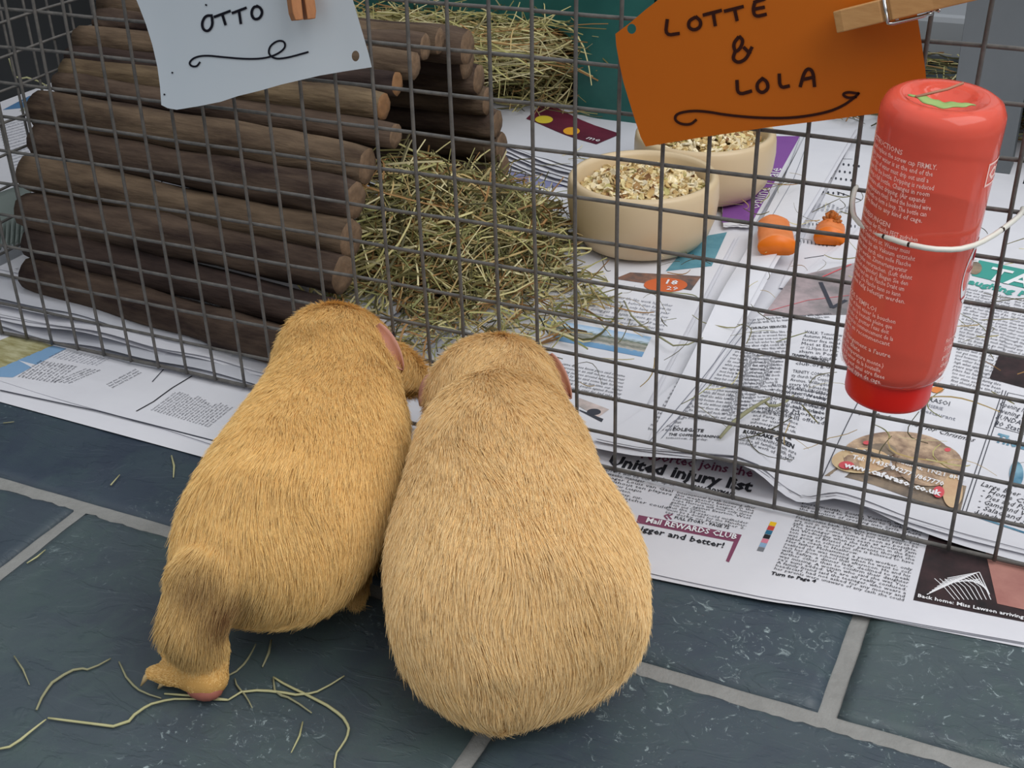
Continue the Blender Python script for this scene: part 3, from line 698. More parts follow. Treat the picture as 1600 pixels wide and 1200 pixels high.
for n_, (A, B) in enumerate(logs):
    gap = min([np.linalg.norm((A + B)[1:] / 2 - (logs[m_][0] + logs[m_][1])[1:] / 2) for m_ in (n_ - 1, n_ + 1) if 0 <= m_ < len(logs)])
    r0 = min(.0155, max(.0102, gap * .54)) + random.uniform(-.0006, .0006)
    ph = random.random() * 6; knot = random.random()
    xl, xr = A[0] + random.uniform(-.004, .004), B[0] + random.uniform(-.003, .003) + (.012 if n_ in (6, 12) else 0)
    g = MB(); K = 26; nn = 14; path = []; rr = []
    for q in range(K):
        u = q / (K - 1); x = xl + (xr - xl) * u
        path.append((x, A[1] + (B[1] - A[1]) * u + .0016 * math.sin(3 * u + ph), A[2] + (B[2] - A[2]) * u + .0013 * math.sin(4 * u + ph * 2)))
        rr.append(r0 * (1 + .05 * math.sin(7 * u + ph) + .03 * math.sin(19 * u + ph) + .10 * math.exp(-((u - knot) / .03) ** 2)) * (1.0 if 0 < q < K - 1 else .93))
    g.tube(path, rr, nn, caps=False)
    v = np.array(g.v).reshape(K, nn, 3)
    for q in range(K):
        for a in range(nn):
            c0 = np.array(path[q]); g.v[q * nn + a] = tuple(c0 + (v[q, a] - c0) * (1 + .05 * math.sin(a * 2.3 + q * .35 + ph) + .025 * math.sin(a * 5 + q * .9)))
    for e, xx in ((0, xl), (K - 1, xr)):
        ring = [g.v[e * nn + a] for a in range(nn)]; c0 = np.mean(ring, 0); inner = [tuple(c0 + (np.array(p) - c0) * .5 + np.array([random.uniform(-.0006, .0006), 0, 0])) for p in ring]
        o = len(g.v); g.v += inner + [tuple(c0)]
        for a in range(nn):
            bq = (a + 1) % nn; f1 = (e * nn + a, e * nn + bq, o + bq, o + a); f2 = (o + a, o + bq, o + nn)
            for f_ in (f1, f2): g.f.append(f_ if e else f_[::-1]); g.m.append(1)
    g.build('log', [M['bark'][(0, 2, 0, 1, 0, 1, 0, 3, 2, 1, 0, 1)[n_ % 12]], M['cutorange' if n_ in (7, 8) else 'cut']], bridge)
    if False: print('log', n_, A.round(3), B.round(3), round(r0, 4))

# ------------------------------------------------------------------ TEAL HOUSE with hay, GREY HUT
def arch_front(x0, x1, z1, hole, thick, y0, depth, name, label, cat, m, rnd=.03):
    """plastic house: front wall with a rounded doorway, side walls, roof, back"""
    t = thing(name, label, cat, ((x0 + x1) / 2, y0, 0))
    hx0, hx1, hz, hr = hole
    def outer(): return [(x0, 0), (x0, z1 - rnd)] + [(x0 + rnd - rnd * math.cos(a), z1 - rnd + rnd * math.sin(a)) for a in np.linspace(0, math.pi / 2, 8)] + [(x1 - rnd + rnd * math.sin(a), z1 - rnd + rnd * math.cos(a)) for a in np.linspace(0, math.pi / 2, 8)] + [(x1, 0)]
    def inner(): return [(hx0, 0), (hx0, hz - hr)] + [(hx0 + hr - hr * math.cos(a), hz - hr + hr * math.sin(a)) for a in np.linspace(0, math.pi / 2, 8)] + [(hx1 - hr + hr * math.sin(a), hz - hr + hr * math.cos(a)) for a in np.linspace(0, math.pi / 2, 8)] + [(hx1, 0)]
    O, I = outer(), inner(); n = len(O); g = MB()
    V = [(x, y0, z + .006) for x, z in O] + [(x, y0, z + .006) for x, z in I] + [(x, y0 + thick, z + .006) for x, z in O] + [(x, y0 + thick, z + .006) for x, z in I]
    Fs = []
    for i in range(n - 1):
        Fs += [(i, i + 1, n + i + 1, n + i), (2 * n + i + 1, 2 * n + i, 3 * n + i, 3 * n + i + 1), (n + i, n + i + 1, 3 * n + i + 1, 3 * n + i)]
    Fs += [(0, n, 3 * n, 2 * n), (n - 1, 2 * n - 1, 4 * n - 1, 3 * n - 1)]
    g.add(V, Fs); g.build('front_wall', m, t, smooth=False, bevel=.002)
    g = MB(); V = [(x, y0 + thick * .3, z + .006) for x, z in O] + [(x, y0 + depth, z + .006) for x, z in O]
    g.add(V, [(i + 1, i, n + i, n + i + 1) for i in range(n - 1)] + [tuple(range(n, 2 * n))]); g.build('shell', m, t, solid=.003)
    return t
arch_front(-.46, -.066, .24, (-.40, -.148, .105, .03), .022, .60, .26, 'hay_house', 'teal plastic house stuffed with hay, behind the log bridge', 'pet house', M['teal'])
g = MB(); g.tube([(-.146 + .04, .604, .006), (-.146 + .04, .602, .2)], [.030, .036], 20)
arch_front(.226, .48, .19, (.287, .43, .115, .05), .03, .62, .2, 'pet_hut', 'grey plastic hut with a dark arched doorway, behind the red bottle', 'pet house', M['grey_plastic'])
g = MB(); g.box((.05, .99, .004), (.20, 1.2, .06)); tag(g.build('storage_lid', mat('pale_plastic', (150, 154, 160), .4), bevel=.008, smooth=False), 'pale grey plastic lid lying behind the orange name card', 'lid')

# ------------------------------------------------------------------ HAY
HAYC = [lin(c)[:3] for c in ((196, 186, 134), (176, 170, 112), (146, 148, 96), (182, 158, 108), (214, 204, 160), (118, 112, 72), (156, 118, 74), (84, 80, 54))]
def strands(name, n, fn, label, cat='hay', w=(.0004, .0011), L=(.03, .09), weights=None, segs=6):
    V = np.zeros((n, segs + 1, 3, 3)); cols = np.zeros((n, 3))
    for i in range(n):
        p, d, bend, grav = fn(i); d = d / np.linalg.norm(d); ln = random.uniform(*L); ww = random.uniform(*w)
        k = np.array([random.gauss(0, 1), random.gauss(0, 1), random.gauss(0, .6)]) * bend
        P = p - d * ln / 2; nrm = np.cross(d, [0, 0, 1.0]); nrm /= (np.linalg.norm(nrm) + 1e-9); up = np.cross(nrm, d)
        for s_ in range(segs + 1):
            wv = ww * (1 - .6 * abs(s_ / segs - .4)); P_ = P + d * ln * s_ / segs + k * ln * math.sin(math.pi * s_ / segs) * .5
            if P_[2] < grav: P_ = np.array([P_[0], P_[1], grav + .0004 + random.random() * .001])
            V[i, s_, 0] = P_ + nrm * wv; V[i, s_, 1] = P_ - nrm * wv * .6 + up * wv; V[i, s_, 2] = P_ - nrm * wv * .4 - up * wv
        cols[i] = np.array(random.choices(HAYC, weights)[0]) * random.uniform(.75, 1.15)
    n3 = (segs + 1) * 3; base = []
    for s_ in range(segs):
        for j in range(3): a = s_ * 3 + j; b_ = s_ * 3 + (j + 1) % 3; base.append((a, b_, b_ + 3, a + 3))
    base = np.array(base); Fc = (base[None] + (np.arange(n) * n3)[:, None, None]).reshape(-1, 4)
    me = bpy.data.meshes.new(name); me.from_pydata(V.reshape(-1, 3).tolist(), [], Fc.tolist()); me.materials.append(M['strand'])
    at = me.color_attributes.new('col', 'FLOAT_COLOR', 'POINT'); cc_ = np.ones((n * n3, 4)); cc_[:, :3] = np.repeat(cols, n3, 0); at.data.foreach_set('color', cc_.ravel()); me.update()
    o = link(name, me); return tag(o, label, cat, kind='stuff')
def rdir(hz=.35): return np.array([random.gauss(0, 1), random.gauss(0, 1), random.gauss(0, hz)])
def mound(cx, cy, sx, sy, h, z0=.01):
    def fn(i):
        a = random.random() * 6.283; r = random.random() ** .5; x = cx + sx * r * math.cos(a); y = cy + sy * r * math.sin(a)
        z = z0 + h * (1 - r * r) * random.random() ** .45
        return np.array([x, y, z]), rdir(.45), .42, z0
    return fn
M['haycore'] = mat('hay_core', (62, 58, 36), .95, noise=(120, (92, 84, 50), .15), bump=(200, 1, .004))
def core(name, cx, cy, sx, sy, h, label, z0=.008, par=None):
    g = MB(); g.grid(lambda u, v: (cx + sx * v * math.cos(u * 6.28319), cy + sy * v * math.sin(u * 6.28319), z0 + h * (1 - v * v) * (1 + .15 * math.sin(9 * u + 5 * v))), 40, 12)
    return g
hay1 = strands('hay_pile', 3300, lambda i: (mound(-.108, .245, .075, .105, .064) if i % 4 else mound(-.135, .20, .035, .10, .10))(i), 'heap of green-brown hay spilling out of the mouth of the log bridge')
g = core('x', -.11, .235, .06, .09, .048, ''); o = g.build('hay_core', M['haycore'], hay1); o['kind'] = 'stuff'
hay1b = strands('hay_wisps', 500, mound(-.055, .17, .095, .10, .012, .011), 'thin fringe of hay on the newspapers below the big heap', L=(.02, .06))
def hh(i):
    y = .60 + random.random() * .12 - .035 * random.random(); x = random.uniform(-.395, -.15); z = .02 + random.random() ** .8 * .10
    return np.array([x, y, z]), rdir(.5) * np.array([1.6, .7, 1]), .2, .02
hay2 = strands('hay_bedding', 2600, hh, 'dry hay packed into the doorway of the teal plastic house', L=(.04, .11), weights=(3, 2, 1, 3, 3, 3, 3, 2))
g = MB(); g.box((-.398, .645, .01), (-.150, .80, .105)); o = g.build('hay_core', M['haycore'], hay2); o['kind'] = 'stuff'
strands('hay_tuft', 420, lambda i: (np.array([random.uniform(-.40, -.18), random.uniform(.50, .60), random.uniform(.085, .12)]) - np.array([0, 0, .25 * max(0, 0)]), rdir(.25) * np.array([1.5, .6, 1]), .2, .03), 'loose pale hay stalks between the top of the log bridge and the teal house', L=(.05, .12), weights=(5, 4, 1, 2, 5, 0, 1, 0))
strands('hay_scrap', 260, lambda i: (np.array([random.uniform(-.12, .45), random.uniform(.04, .5), .021]), rdir(.03), .35, .0150), 'single bits of hay scattered over the newspapers around the bowls and carrots', L=(.01, .045), w=(.0002, .0006), weights=(2, 2, 3, 2, 1, 5, 2, 5))
strands('hay_litter', 700, lambda i: (np.array([random.uniform(.04, .30), random.uniform(.72, 1.1), random.uniform(.008, .016)]), rdir(.1), .2, .008), 'grey-brown hay litter on the floor beyond the bowls', L=(.02, .06), weights=(1, 2, 3, 1, 1, 5, 3, 5))
# a few long stalks of their own, resting on the papers
def stalk(pts, r, color, label, z=.0012, group=None, parts=None):
    W = []
    for p in pts:
        zz = p[2] if len(p) > 2 else z
        W.append(pz(p[0], p[1], zz))
    # smooth
    Q = [W[0]]
    for a, c in zip(W[:-1], W[1:]): Q += [a * .6 + c * .4, a * .2 + c * .8] if len(W) > 3 else [c]
    if len(W) > 3: Q.append(W[-1])
    r = min(r, z * .9) * .8 if z < .003 else r
    g = MB(); k = len(Q); g.tube(Q, [r * (1 - .45 * abs(2 * i / (k - 1) - .8)) for i in range(k)], 5)
    mm = color; return tag(g.build('hay_stalk', M[mm]), label, 'straw', group)
M['straw'] = mat('straw', (196, 192, 150), .6, noise=(40, (168, 166, 118), .3)); M['straw2'] = mat('straw_dull', (150, 148, 116), .7); M['straw3'] = mat('straw_reddish', (170, 120, 96), .7)
ST = [
 ([(75, 1122), (113, 1127), (193, 1137), (214, 1112), (242, 1097), (280, 1091), (356, 1094)], .0011, 'straw', 'long kinked pale hay stalk on the slate below the stretched hind foot'),
 ([(-6, 1171), (20, 1166), (50, 1141), (72, 1124)], .0010, 'straw', 'hay stalk leaving the photo at the lower left edge'),
 ([(57, 1109), (67, 1086), (85, 1062), (122, 1043), (140, 1047), (173, 1029)], .0011, 'straw2', 'twisted hay blade curving up to the left of the hind foot'),
 ([(356, 1094), (382, 1078), (430, 1080), (470, 1087), (502, 1079), (538, 1056)], .0010, 'straw', 'forked hay stalk rising to a blunt tip between the two guinea pigs'),
 ([(427, 1058), (446, 1070), (478, 1085), (520, 1107), (541, 1126), (546, 1142), (538, 1160), (523, 1180), (523, 1206)], .0013, 'straw', 'broad hay blade hooking down to the bottom edge of the photo'),
 ([(427, 1060), (430, 1084), (455, 1091), (487, 1114)], .0009, 'straw2', 'short reddish-tipped hay stalk crossing the hooked blade'),
 ([(257, 1084), (300, 1087), (356, 1093)], .0010, 'straw', 'straight pale hay stalk just under the heel of the left guinea pig'),
 ([(346, 1061), (375, 1046), (390, 1026), (400, 1006)], .0008, 'straw2', 'thin hay stalk running from the heel up under the left guinea pig'),
 ([(186, 1034), (200, 1064), (222, 1082), (252, 1091)], .0008, 'straw2', 'grey curved hay stalk by the toe claw'),
 ([(473, 1128), (468, 1150), (455, 1176)], .0008, 'straw', 'small loose straw alone below the forked stalk'),
 ([(22, 1025), (36, 1046), (46, 1070)], .0007, 'straw2', 'faint thin straw at the far left above the twisted blade'),
 ([(367, 1060), (370, 1072), (385, 1088), (394, 1106)], .0007, 'straw2', 'thin straw crossing the forked stalk near its left end'),
 ([(424, 1000), (420, 1020), (410, 1042)], .0022, 'straw2', 'flat pale piece of hay under the belly of the left guinea pig'),
 ([(268, 712), (272, 728), (271, 746)], .0010, 'straw', 'short pale straw at the newspaper edge left of the guinea pigs'),
 ([(173, 758), (187, 742)], .0010, 'straw', 'short straw lying on the slate above the left tile joint'),
 ([(42, 880), (58, 870), (71, 859)], .0008, 'straw', 'slim straw beside the diagonal grout joint at the left'),
 ([(5, 661), (22, 659)], .0008, 'straw2', 'tiny straw below the left newspaper edge'),
]
for pts, r, c, lb in ST: stalk(pts, r, c, lb)
stalk([(1125, 684, .02), (1150, 655, .021), (1185, 632, .024), (1203, 622, .026)], .0016, 'haystem' if 'haystem' in M else 'straw2', 'thick flattened grey-green stalk on the newspaper near the polegate heading', z=.02)
stalk([(1192, 626, .024), (1205, 636, .022), (1222, 632, .022), (1240, 618, .022)], .0012, 'straw2', 'bent leafy stalk end on the newspaper under the mesh', z=.02)
stalk([(975, 470, .013), (990, 500, .014), (1020, 520, .015), (1060, 545, .016), (1098, 528, .017)], .0009, 'straw2', 'dark wiry stalk on the blank newspaper fold in front of the bowls', z=.013)
stalk([(14, 92, .16), (24, 125, .135), (46, 120, .14), (75, 135, .13), (100, 150, .12)], .0009, 'straw', 'green straw caught in the wire mesh at the upper left', z=.1)

# ------------------------------------------------------------------ BOWLS with muesli
def bowl(cx, cy, R, h, z0, label):
    t = thing('feed_bowl', label, 'bowl', (cx, cy, z0))
    pr = [(0, z0), (R * .70, z0), (R * .80, z0 + .002), (R * .90, z0 + h * .18), (R * .975, z0 + h * .42), (R * 1.0, z0 + h * .68), (R * .995, z0 + h * .86), (R * .985, z0 + h * .95), (R * .955, z0 + h * .995), (R * .92, z0 + h), (R * .885, z0 + h * .985), (R * .865, z0 + h * .93), (R * .85, z0 + h * .8), (R * .83, z0 + h * .5), (R * .7, z0 + h * .25), (0, z0 + h * .2)]
    g = MB(); g.lathe(pr, 72, M=Matrix.Translation((cx, cy, 0))); g.build('bowl', M['ceramic'], t)
    return t
def flakes(cx, cy, R, z, label, n=950, seed=1):
    r = random.Random(seed); V = []; Fc = []; cols = []
    pal = [lin(c)[:3] for c in ((232, 214, 172), (214, 190, 140), (240, 228, 198), (196, 166, 112), (170, 132, 84), (222, 204, 150), (178, 168, 110), (134, 98, 66))]
    for i in range(n):
        a = r.random() * 6.283; q = math.sqrt(r.random()) * R; x = cx + q * math.cos(a); y = cy + q * math.sin(a)
        zz = z + .012 * (1 - (q / R) ** 2) + r.uniform(-.002, .003); big = r.random() < .12
        s1 = r.uniform(.003, .0052) * (1.5 if big else 1); s2 = s1 * r.uniform(.45, .8); th = r.uniform(.0006, .0018)
        Mx = Matrix.Translation((x, y, zz)) @ Euler((r.gauss(0, .5), r.gauss(0, .5), r.random() * 6.28)).to_matrix().to_4x4()
        o = len(V); nn = 7
        for zt in (-th / 2, th / 2):
            for k in range(nn):
                an = 2 * math.pi * k / nn; V.append(tuple(Mx @ Vector((s1 * math.cos(an) * r.uniform(.85, 1.1), s2 * math.sin(an) * r.uniform(.85, 1.1), zt + .0006 * math.cos(2 * an)))))
        Fc += [tuple(o + k for k in range(nn))[::-1], tuple(o + nn + k for k in range(nn))] + [(o + k, o + (k + 1) % nn, o + nn + (k + 1) % nn, o + nn + k) for k in range(nn)]
        c = pal[r.choices(range(8), (6, 5, 4 if not big else 12, 4, 3, 3, 2, 1))[0]]; cols += [tuple(np.array(c) * r.uniform(.85, 1.1)) + (1,)] * (2 * nn)
    me = bpy.data.meshes.new('muesli'); me.from_pydata(V, [], Fc); me.materials.append(M['strand'])
    at = me.color_attributes.new('col', 'FLOAT_COLOR', 'POINT'); at.data.foreach_set('color', np.array(cols, float).ravel()); me.update()
    o = link('muesli', me); tag(o, label, 'pet food', kind='stuff')
    g = MB(); g.grid(lambda u, v: (cx + R * 1.02 * v * math.cos(u * 6.28319), cy + R * 1.02 * v * math.sin(u * 6.28319), z - .003 + .012 * (1 - v * v)), 40, 8); q = g.build('crumb_bed', mat('crumbs' + str(seed), (120, 96, 60), .9, noise=(300, (190, 160, 110), .15), bump=(300, 1, .002)), o); q['kind'] = 'stuff'
bowl(.021, .334, .0632, .058, .012, 'front beige stoneware bowl full of flaked feed, nearer the wire'); flakes(.021, .334, .052, .055, 'pale flaked muesli feed filling the front bowl', seed=1)
bowl(.034, .462, .0640, .056, .013, 'rear beige stoneware bowl half hidden by the orange name card'); flakes(.034, .462, .053, .054, 'darker flaked muesli feed filling the rear bowl', seed=2)

# ------------------------------------------------------------------ CARROTS
def carrot(p, q, r0, r1, z, label, crown=False, flat_=1.0):
    p = np.array(p); q = np.array(q); t = thing('carrot', label, 'carrot', (*((p + q) / 2), z - max(r0, r1)))
    g = MB(); K = 14; n = 20; path = []; rr = []
    for i in range(K):
        u = i / (K - 1); path.append((*(p + (q - p) * u), z + (r1 - r0) * u * .6)); e = math.sqrt(max(.25, 1 - ((.16 - min(u, .16)) / .16) ** 2))
        rr.append((r0 + (r1 - r0) * u) * e * (1 + .02 * math.sin(u * 14)))
    g.tube(path, rr, n, caps=True)
    for i in range(len(g.v)):
        a = i % n; x, y, zz = g.v[i]
        zz = z + (zz - z) * (1 + .05 * math.sin(a * 1.3)); g.v[i] = (x, y, z - r1 * .93 + flat_ * (max(zz, z - r1 * .6) - (z - r1 * .6)))
    nf = len(g.f); g.m[nf - 1] = 1
    g.build('root', [M['carrot'], M['carrot_cut']], t)
    if crown:
        c = MB(); r = random.Random(4)
        for k in range(26):
            a = r.random() * 6.28; b_ = r.random() * .9; c.tube([(p[0] + .006 * math.cos(a) * b_, p[1] + .006 * math.sin(a) * b_, z), (p[0] + .013 * math.cos(a) * b_ - .0, p[1] + .013 * math.sin(a) * b_, z + .009 * (1.1 - b_))], [.0028, .0012], 5)
        c.build('crown', M['carrot_top'], t)
    return t
carrot(pz(1207, 351, .020)[:2], pz(1214, 395, .020)[:2], .0128, .0156, .0325, 'larger peeled orange carrot piece with a cut front end, right of the bowls', flat_=.62)
carrot(pz(1298, 354, .016)[:2], pz(1296, 371, .016)[:2], .0120, .0128, .0212, 'smaller carrot stump with a rough brown crown, beside the red bottle', crown=True, flat_=.75)

# ------------------------------------------------------------------ NAME CARDS
def surf_hit(x, y, Yf):
    Y = -.01
    for _ in range(8): p = py(x, y, Y); Y = Yf(p[0], p[2])
    return py(x, y, Y)
def card(name, label, poly, Yf, m, holes):
    """poly: outline in picture points, laid on the curved sheet y = Yf(x, z)"""
    t = thing(name, label, 'card', tuple(surf_hit(*poly[0], Yf)))
    W = [surf_hit(*p, Yf) for p in poly]
    bm = bmesh.new(); vs = [bm.verts.new((p[0], 0, p[2])) for p in W]; ed = [bm.edges.new((vs[i], vs[(i + 1) % len(vs)])) for i in range(len(vs))]
    rims = []
    for hx, hy, rx_, ry_ in holes:
        H_ = [surf_hit(hx + rx_ * math.cos(a), hy + ry_ * math.sin(a), Yf) for a in np.linspace(0, 2 * math.pi, 14, endpoint=False)]
        hv = [bm.verts.new((p[0], 0, p[2])) for p in H_]; ed += [bm.edges.new((hv[i], hv[(i + 1) % 14])) for i in range(14)]; rims.append(H_)
    bmesh.ops.triangle_fill(bm, use_beauty=True, edges=ed)
    x0 = min(v.co.x for v in bm.verts); x1 = max(v.co.x for v in bm.verts); z0 = min(v.co.z for v in bm.verts); z1 = max(v.co.z for v in bm.verts)
    for x in np.arange(x0 + .006, x1, .006): bmesh.ops.bisect_plane(bm, geom=bm.verts[:] + bm.edges[:] + bm.faces[:], plane_co=(x, 0, 0), plane_no=(1, 0, 0))
    for z in np.arange(z0 + .006, z1, .006): bmesh.ops.bisect_plane(bm, geom=bm.verts[:] + bm.edges[:] + bm.faces[:], plane_co=(0, 0, z), plane_no=(0, 0, 1))
    for v in bm.verts: v.co.y = Yf(v.co.x, v.co.z)
    bmesh.ops.recalc_face_normals(bm, faces=bm.faces)
    me = bpy.data.meshes.new('sheet'); bm.to_mesh(me); bm.free(); me.materials.append(m); me.polygons.foreach_set('use_smooth', [True] * len(me.polygons))
    link('sheet', me, t)
    return t
def strokes(t, S_, wpx, Yf, m, name='lettering'):
    g = MB()
    for st in S_:
        # smooth polyline in picture space
        P = [np.array(p, float) for p in st]
        for _ in range(2):
            if len(P) > 2:
                Q = [P[0]]
                for a, b_ in zip(P[:-1], P[1:]): Q += [a * .75 + b_ * .25, a * .25 + b_ * .75]
                Q.append(P[-1]); P = Q
        L = []; Rr = []
        for i in range(len(P)):
            d = P[min(i + 1, len(P) - 1)] - P[max(i - 1, 0)]; d = d / (np.linalg.norm(d) + 1e-9); nn = np.array([-d[1], d[0]]) * wpx / 2
            if i == 0: P[i] = P[i] - d * wpx * .3
            if i == len(P) - 1: P[i] = P[i] + d * wpx * .3
            for sg, A in ((1, L), (-1, Rr)):
                w_ = surf_hit(*(P[i] + nn * sg), Yf); A.append((w_[0], w_[1] - .0005, w_[2]))
        k = len(L); g.add(L + Rr, [(i, i + 1, k + i + 1, k + i) for i in range(k - 1)])
    return g.build(name, m, t, smooth=False)

def YW(x, z): return -.0062 - .010 * max(0, (.285 - z) / .06) ** 2 * (1.0 if x < -.1 else 1.0) * .35 - .05 * max(0, -.165 - x) - .004 * math.sin(max(0, min(1, (x + .24) / .2)) * math.pi)
white = card('name_card', 'white name card reading OTTO, pegged to the wire at the upper left', [(180, -70), (200, -28), (214, 2), (228, 38), (238, 70), (246, 105), (250, 135), (252, 164), (262, 169), (276, 171.5), (310, 166), (345, 159), (372, 150), (405, 142), (440, 132), (500, 118), (548, 110), (581, 105), (576, 84), (566, 50), (556, 16), (548, -12), (530, -70)], YW, M['card_white'], [(555.5, 87.5, 6, 8.5)])
OT = [[(332, 24), (322, 24), (316, 35), (318, 46), (326, 49), (333, 40), (332, 27)], [(336, 26), (360, 17)], [(348, 22), (353, 38)], [(364, 20), (385, 12)], [(374, 16), (377, 36)],
      [(404, 10), (397, 10), (393, 20), (397, 30), (406, 29), (411, 20), (408, 12), (402, 9)]]
strokes(white, OT, 4.2, YW, M['marker'])
strokes(white, [[(313, 97), (308, 104), (299, 103), (296, 97), (305, 89), (322, 86), (350, 89), (385, 92), (415, 91), (435, 84), (447, 74), (445, 64), (434, 63), (422, 72), (420, 84), (430, 92), (450, 90), (482, 81)]], 3.0, YW, M['marker'])
strokes(white, [[(322, 7), (323.5, 8)], [(269.5, 113), (270.5, 113.5)], [(257, 147), (258, 147.5)]], 2.5, YW, M['marker'], 'ink_spot')

def YO(x, z): return -.0062 - .05 * max(0, .115 - x) ** 1.2 * 2 - .0025 * math.sin((x - .1) * 22)
orange = card('name_card', 'orange name card reading LOTTE & LOLA, pegged to the wire at the upper right', [(1085, -70), (1060, -22), (1036, -6), (1010, 14), (984, 36), (961.5, 53), (963, 72), (968, 100), (974, 128), (983, 158), (993, 190), (1001, 214), (1009, 229), (1045, 223), (1100, 214), (1200, 199), (1290, 188), (1372, 177), (1450, 163), (1446, 110), (1439, 60), (1435, 35), (1428, -10), (1420, -70)], YO, M['card_orange'], [(987, 45, 7, 8)])
LL = [[(1043, 31), (1040, 55), (1061, 52)], [(1086, 27), (1077, 32), (1076, 42), (1084, 47), (1094, 43), (1096, 33), (1088, 26)], [(1100, 23), (1127, 16)], [(1115, 21), (1118, 39)], [(1133, 17), (1161, 10)], [(1148, 13), (1152, 31)],
      [(1180, 3), (1177, 14), (1180, 26), (1197, 22)], [(1178, 14), (1194, 11)], [(1179, 3), (1195, -2)],
      [(1152, 126), (1153, 148), (1174, 142)], [(1192, 122), (1183, 130), (1184, 141), (1192, 145), (1201, 138), (1199, 127), (1191, 122)], [(1218, 116), (1219, 137), (1233, 134)], [(1251, 134), (1257, 112), (1264, 106), (1271, 112), (1273, 134)], [(1254, 124), (1272, 120)],
      [(1154, 58), (1146, 68), (1149, 81), (1157, 76), (1162, 63), (1156, 57)], [(1149, 80), (1145, 92), (1154, 98), (1166, 92), (1172, 80), (1175, 74)], [(1163, 74), (1172, 83)]]
strokes(orange, LL, 5.4, YO, M['marker2'])
strokes(orange, [[(1088, 187), (1080, 194), (1066, 194), (1055, 188), (1056, 178), (1075, 173), (1100, 173), (1140, 180), (1190, 184), (1240, 184), (1290, 176), (1318, 165), (1338, 150), (1342, 145)], [(1342, 146), (1325, 143), (1316, 147), (1325, 153), (1338, 151)]], 4.2, YO, M['marker2'])

# clothes pegs: two wooden halves and a wire spring
def peg(origin, axis, gapdir, label, woodmat, Lg=.072, wd=.0098):
    axis = Vector(axis).normalized(); gd = Vector(gapdir); gd = (gd - axis * gd.dot(axis)).normalized(); sd = axis.cross(gd)
    Mx = Matrix((axis, sd, gd)).transposed().to_4x4(); Mx.translation = Vector(origin)
    t = thing('clothes_peg', label, 'clothes peg', tuple(origin))
    for sg in (1, -1):
        g = MB(); prof_ = [(0, .0012), (0, .0058), (.004, .0068), (.022, .0068), (.0225, .0058), (.026, .0058), (.0265, .0068), (.045, .0068), (.070, .0098), (Lg, .0085), (Lg, .0050), (.045, .0012), (.024, .0008), (.020, .002), (.016, .0008)]
        V = [Mx @ Vector((x, y, sg * z)) for y in (-wd / 2, wd / 2) for x, z in prof_]; n = len(prof_)
        Fs = [tuple(range(n)), tuple(range(n, 2 * n))[::-1]] + [(i, n + i, n + (i + 1) % n, (i + 1) % n) for i in range(n)]
        g.add(V, Fs); o = g.build('peg_half', woodmat, t, smooth=False, bevel=.0005)
    g = MB(); r = .0009
    hx = .0242
    def T(x, y, z): return Mx @ Vector((x, y, z))
    for sy in (1, -1):
        g.tube([T(hx, 0, sy * .0064), T(hx, sy * (wd / 2 + .001), sy * .0064), T(hx + .002, sy * (wd / 2 + .0016), sy * .0055), T(hx + .014, sy * (wd / 2 + .0016), sy * .0015), T(hx + .018, sy * (wd / 2 + .0012), 0)], r, 8)
    coil = [T(hx + .018 + .0028 * math.cos(a), -wd / 2 - .001 + (wd + .002) * a / (2 * math.pi * 4), .0028 * math.sin(a)) for a in np.linspace(0, 2 * math.pi * 4, 60)]
    g.tube(coil, r, 6); g.tube([T(hx, -wd / 2 - .001, .0064), T(hx, wd / 2 + .001, .0064)], r, 8); g.tube([T(hx, wd / 2 + .001, -.0064), T(hx, -wd / 2 - .001, -.0064)], r, 8)
    g.build('spring', M['steel'], t)
    return t
# big peg holding the orange card: jaws left, nearly along the wire
a0 = py(1311, 33, -.016); a1 = py(1520, -18, -.022)
peg(a0, a1 - a0, (-.15, -1, .1), 'pale wooden clothes peg lying sideways over the top of the orange name card', M['peg'], Lg=.085, wd=.0098)
b0 = py(474, 31, -.019); b1 = py(462, -60, -.013)
peg(b0, b1 - b0, (-.75, -1, 0), 'brown wooden clothes peg hanging its jaws down on the white name card', M['pegdark'], wd=.0085)

# ------------------------------------------------------------------ RED WATER BOTTLE
top = py(1478, 150, -.052); low = py(1393, 574, -.047)
ax = Vector(top - low); LB = ax.length; axn = ax.normalized()
q0 = Vector((0, 0, 1)).rotation_difference(axn).to_matrix().to_4x4(); q0.translation = Vector(low)
tocam = q0.inverted() @ Vector(CAM); th0 = math.atan2(tocam.y, tocam.x)
R0, R1 = .0251, .0268
def rb(h): return R0 + (R1 - R0) * min(1, max(0, h / LB))
def red_mat():
    m = bpy.data.materials.new('red_plastic'); m.use_nodes = True; nt = m.node_tree; b_ = nt.nodes['Principled BSDF']
    b_.inputs['Base Color'].default_value = lin((250, 108, 88)); b_.inputs['Roughness'].default_value = .25; b_.inputs['Specular IOR Level'].default_value = .6
    b_.inputs['Transmission Weight'].default_value = .42; b_.inputs['IOR'].default_value = 1.12; b_.inputs['Coat Weight'].default_value = .5; b_.inputs['Coat Roughness'].default_value = .08
    return m
M['red'] = red_mat()
M['redcap'] = mat('red_cap', (222, 26, 10), .35, spec=.5)
bottle = thing('water_bottle', 'red translucent plastic water bottle hanging upside down outside the wire on the right', 'bottle', tuple(low))
g = MB(); pr = [(.0195, -.0005), (.0222, .001), (R0 - .0008, .0045), (R0, .009)] + [(rb(h), h) for h in np.linspace(.014, LB - .010, 18)] + [(R1 - .0003, LB - .006), (R1 - .0022, LB - .0018), (R1 - .0055, LB + .0003), (R1 - .009, LB + .0002), (R1 - .0125, LB - .0022), (R1 - .016, LB - .0055), (.004, LB - .0075), (0, LB - .0076)]
g.lathe(pr, 72, M=q0); g.build('body', M['red'], bottle)
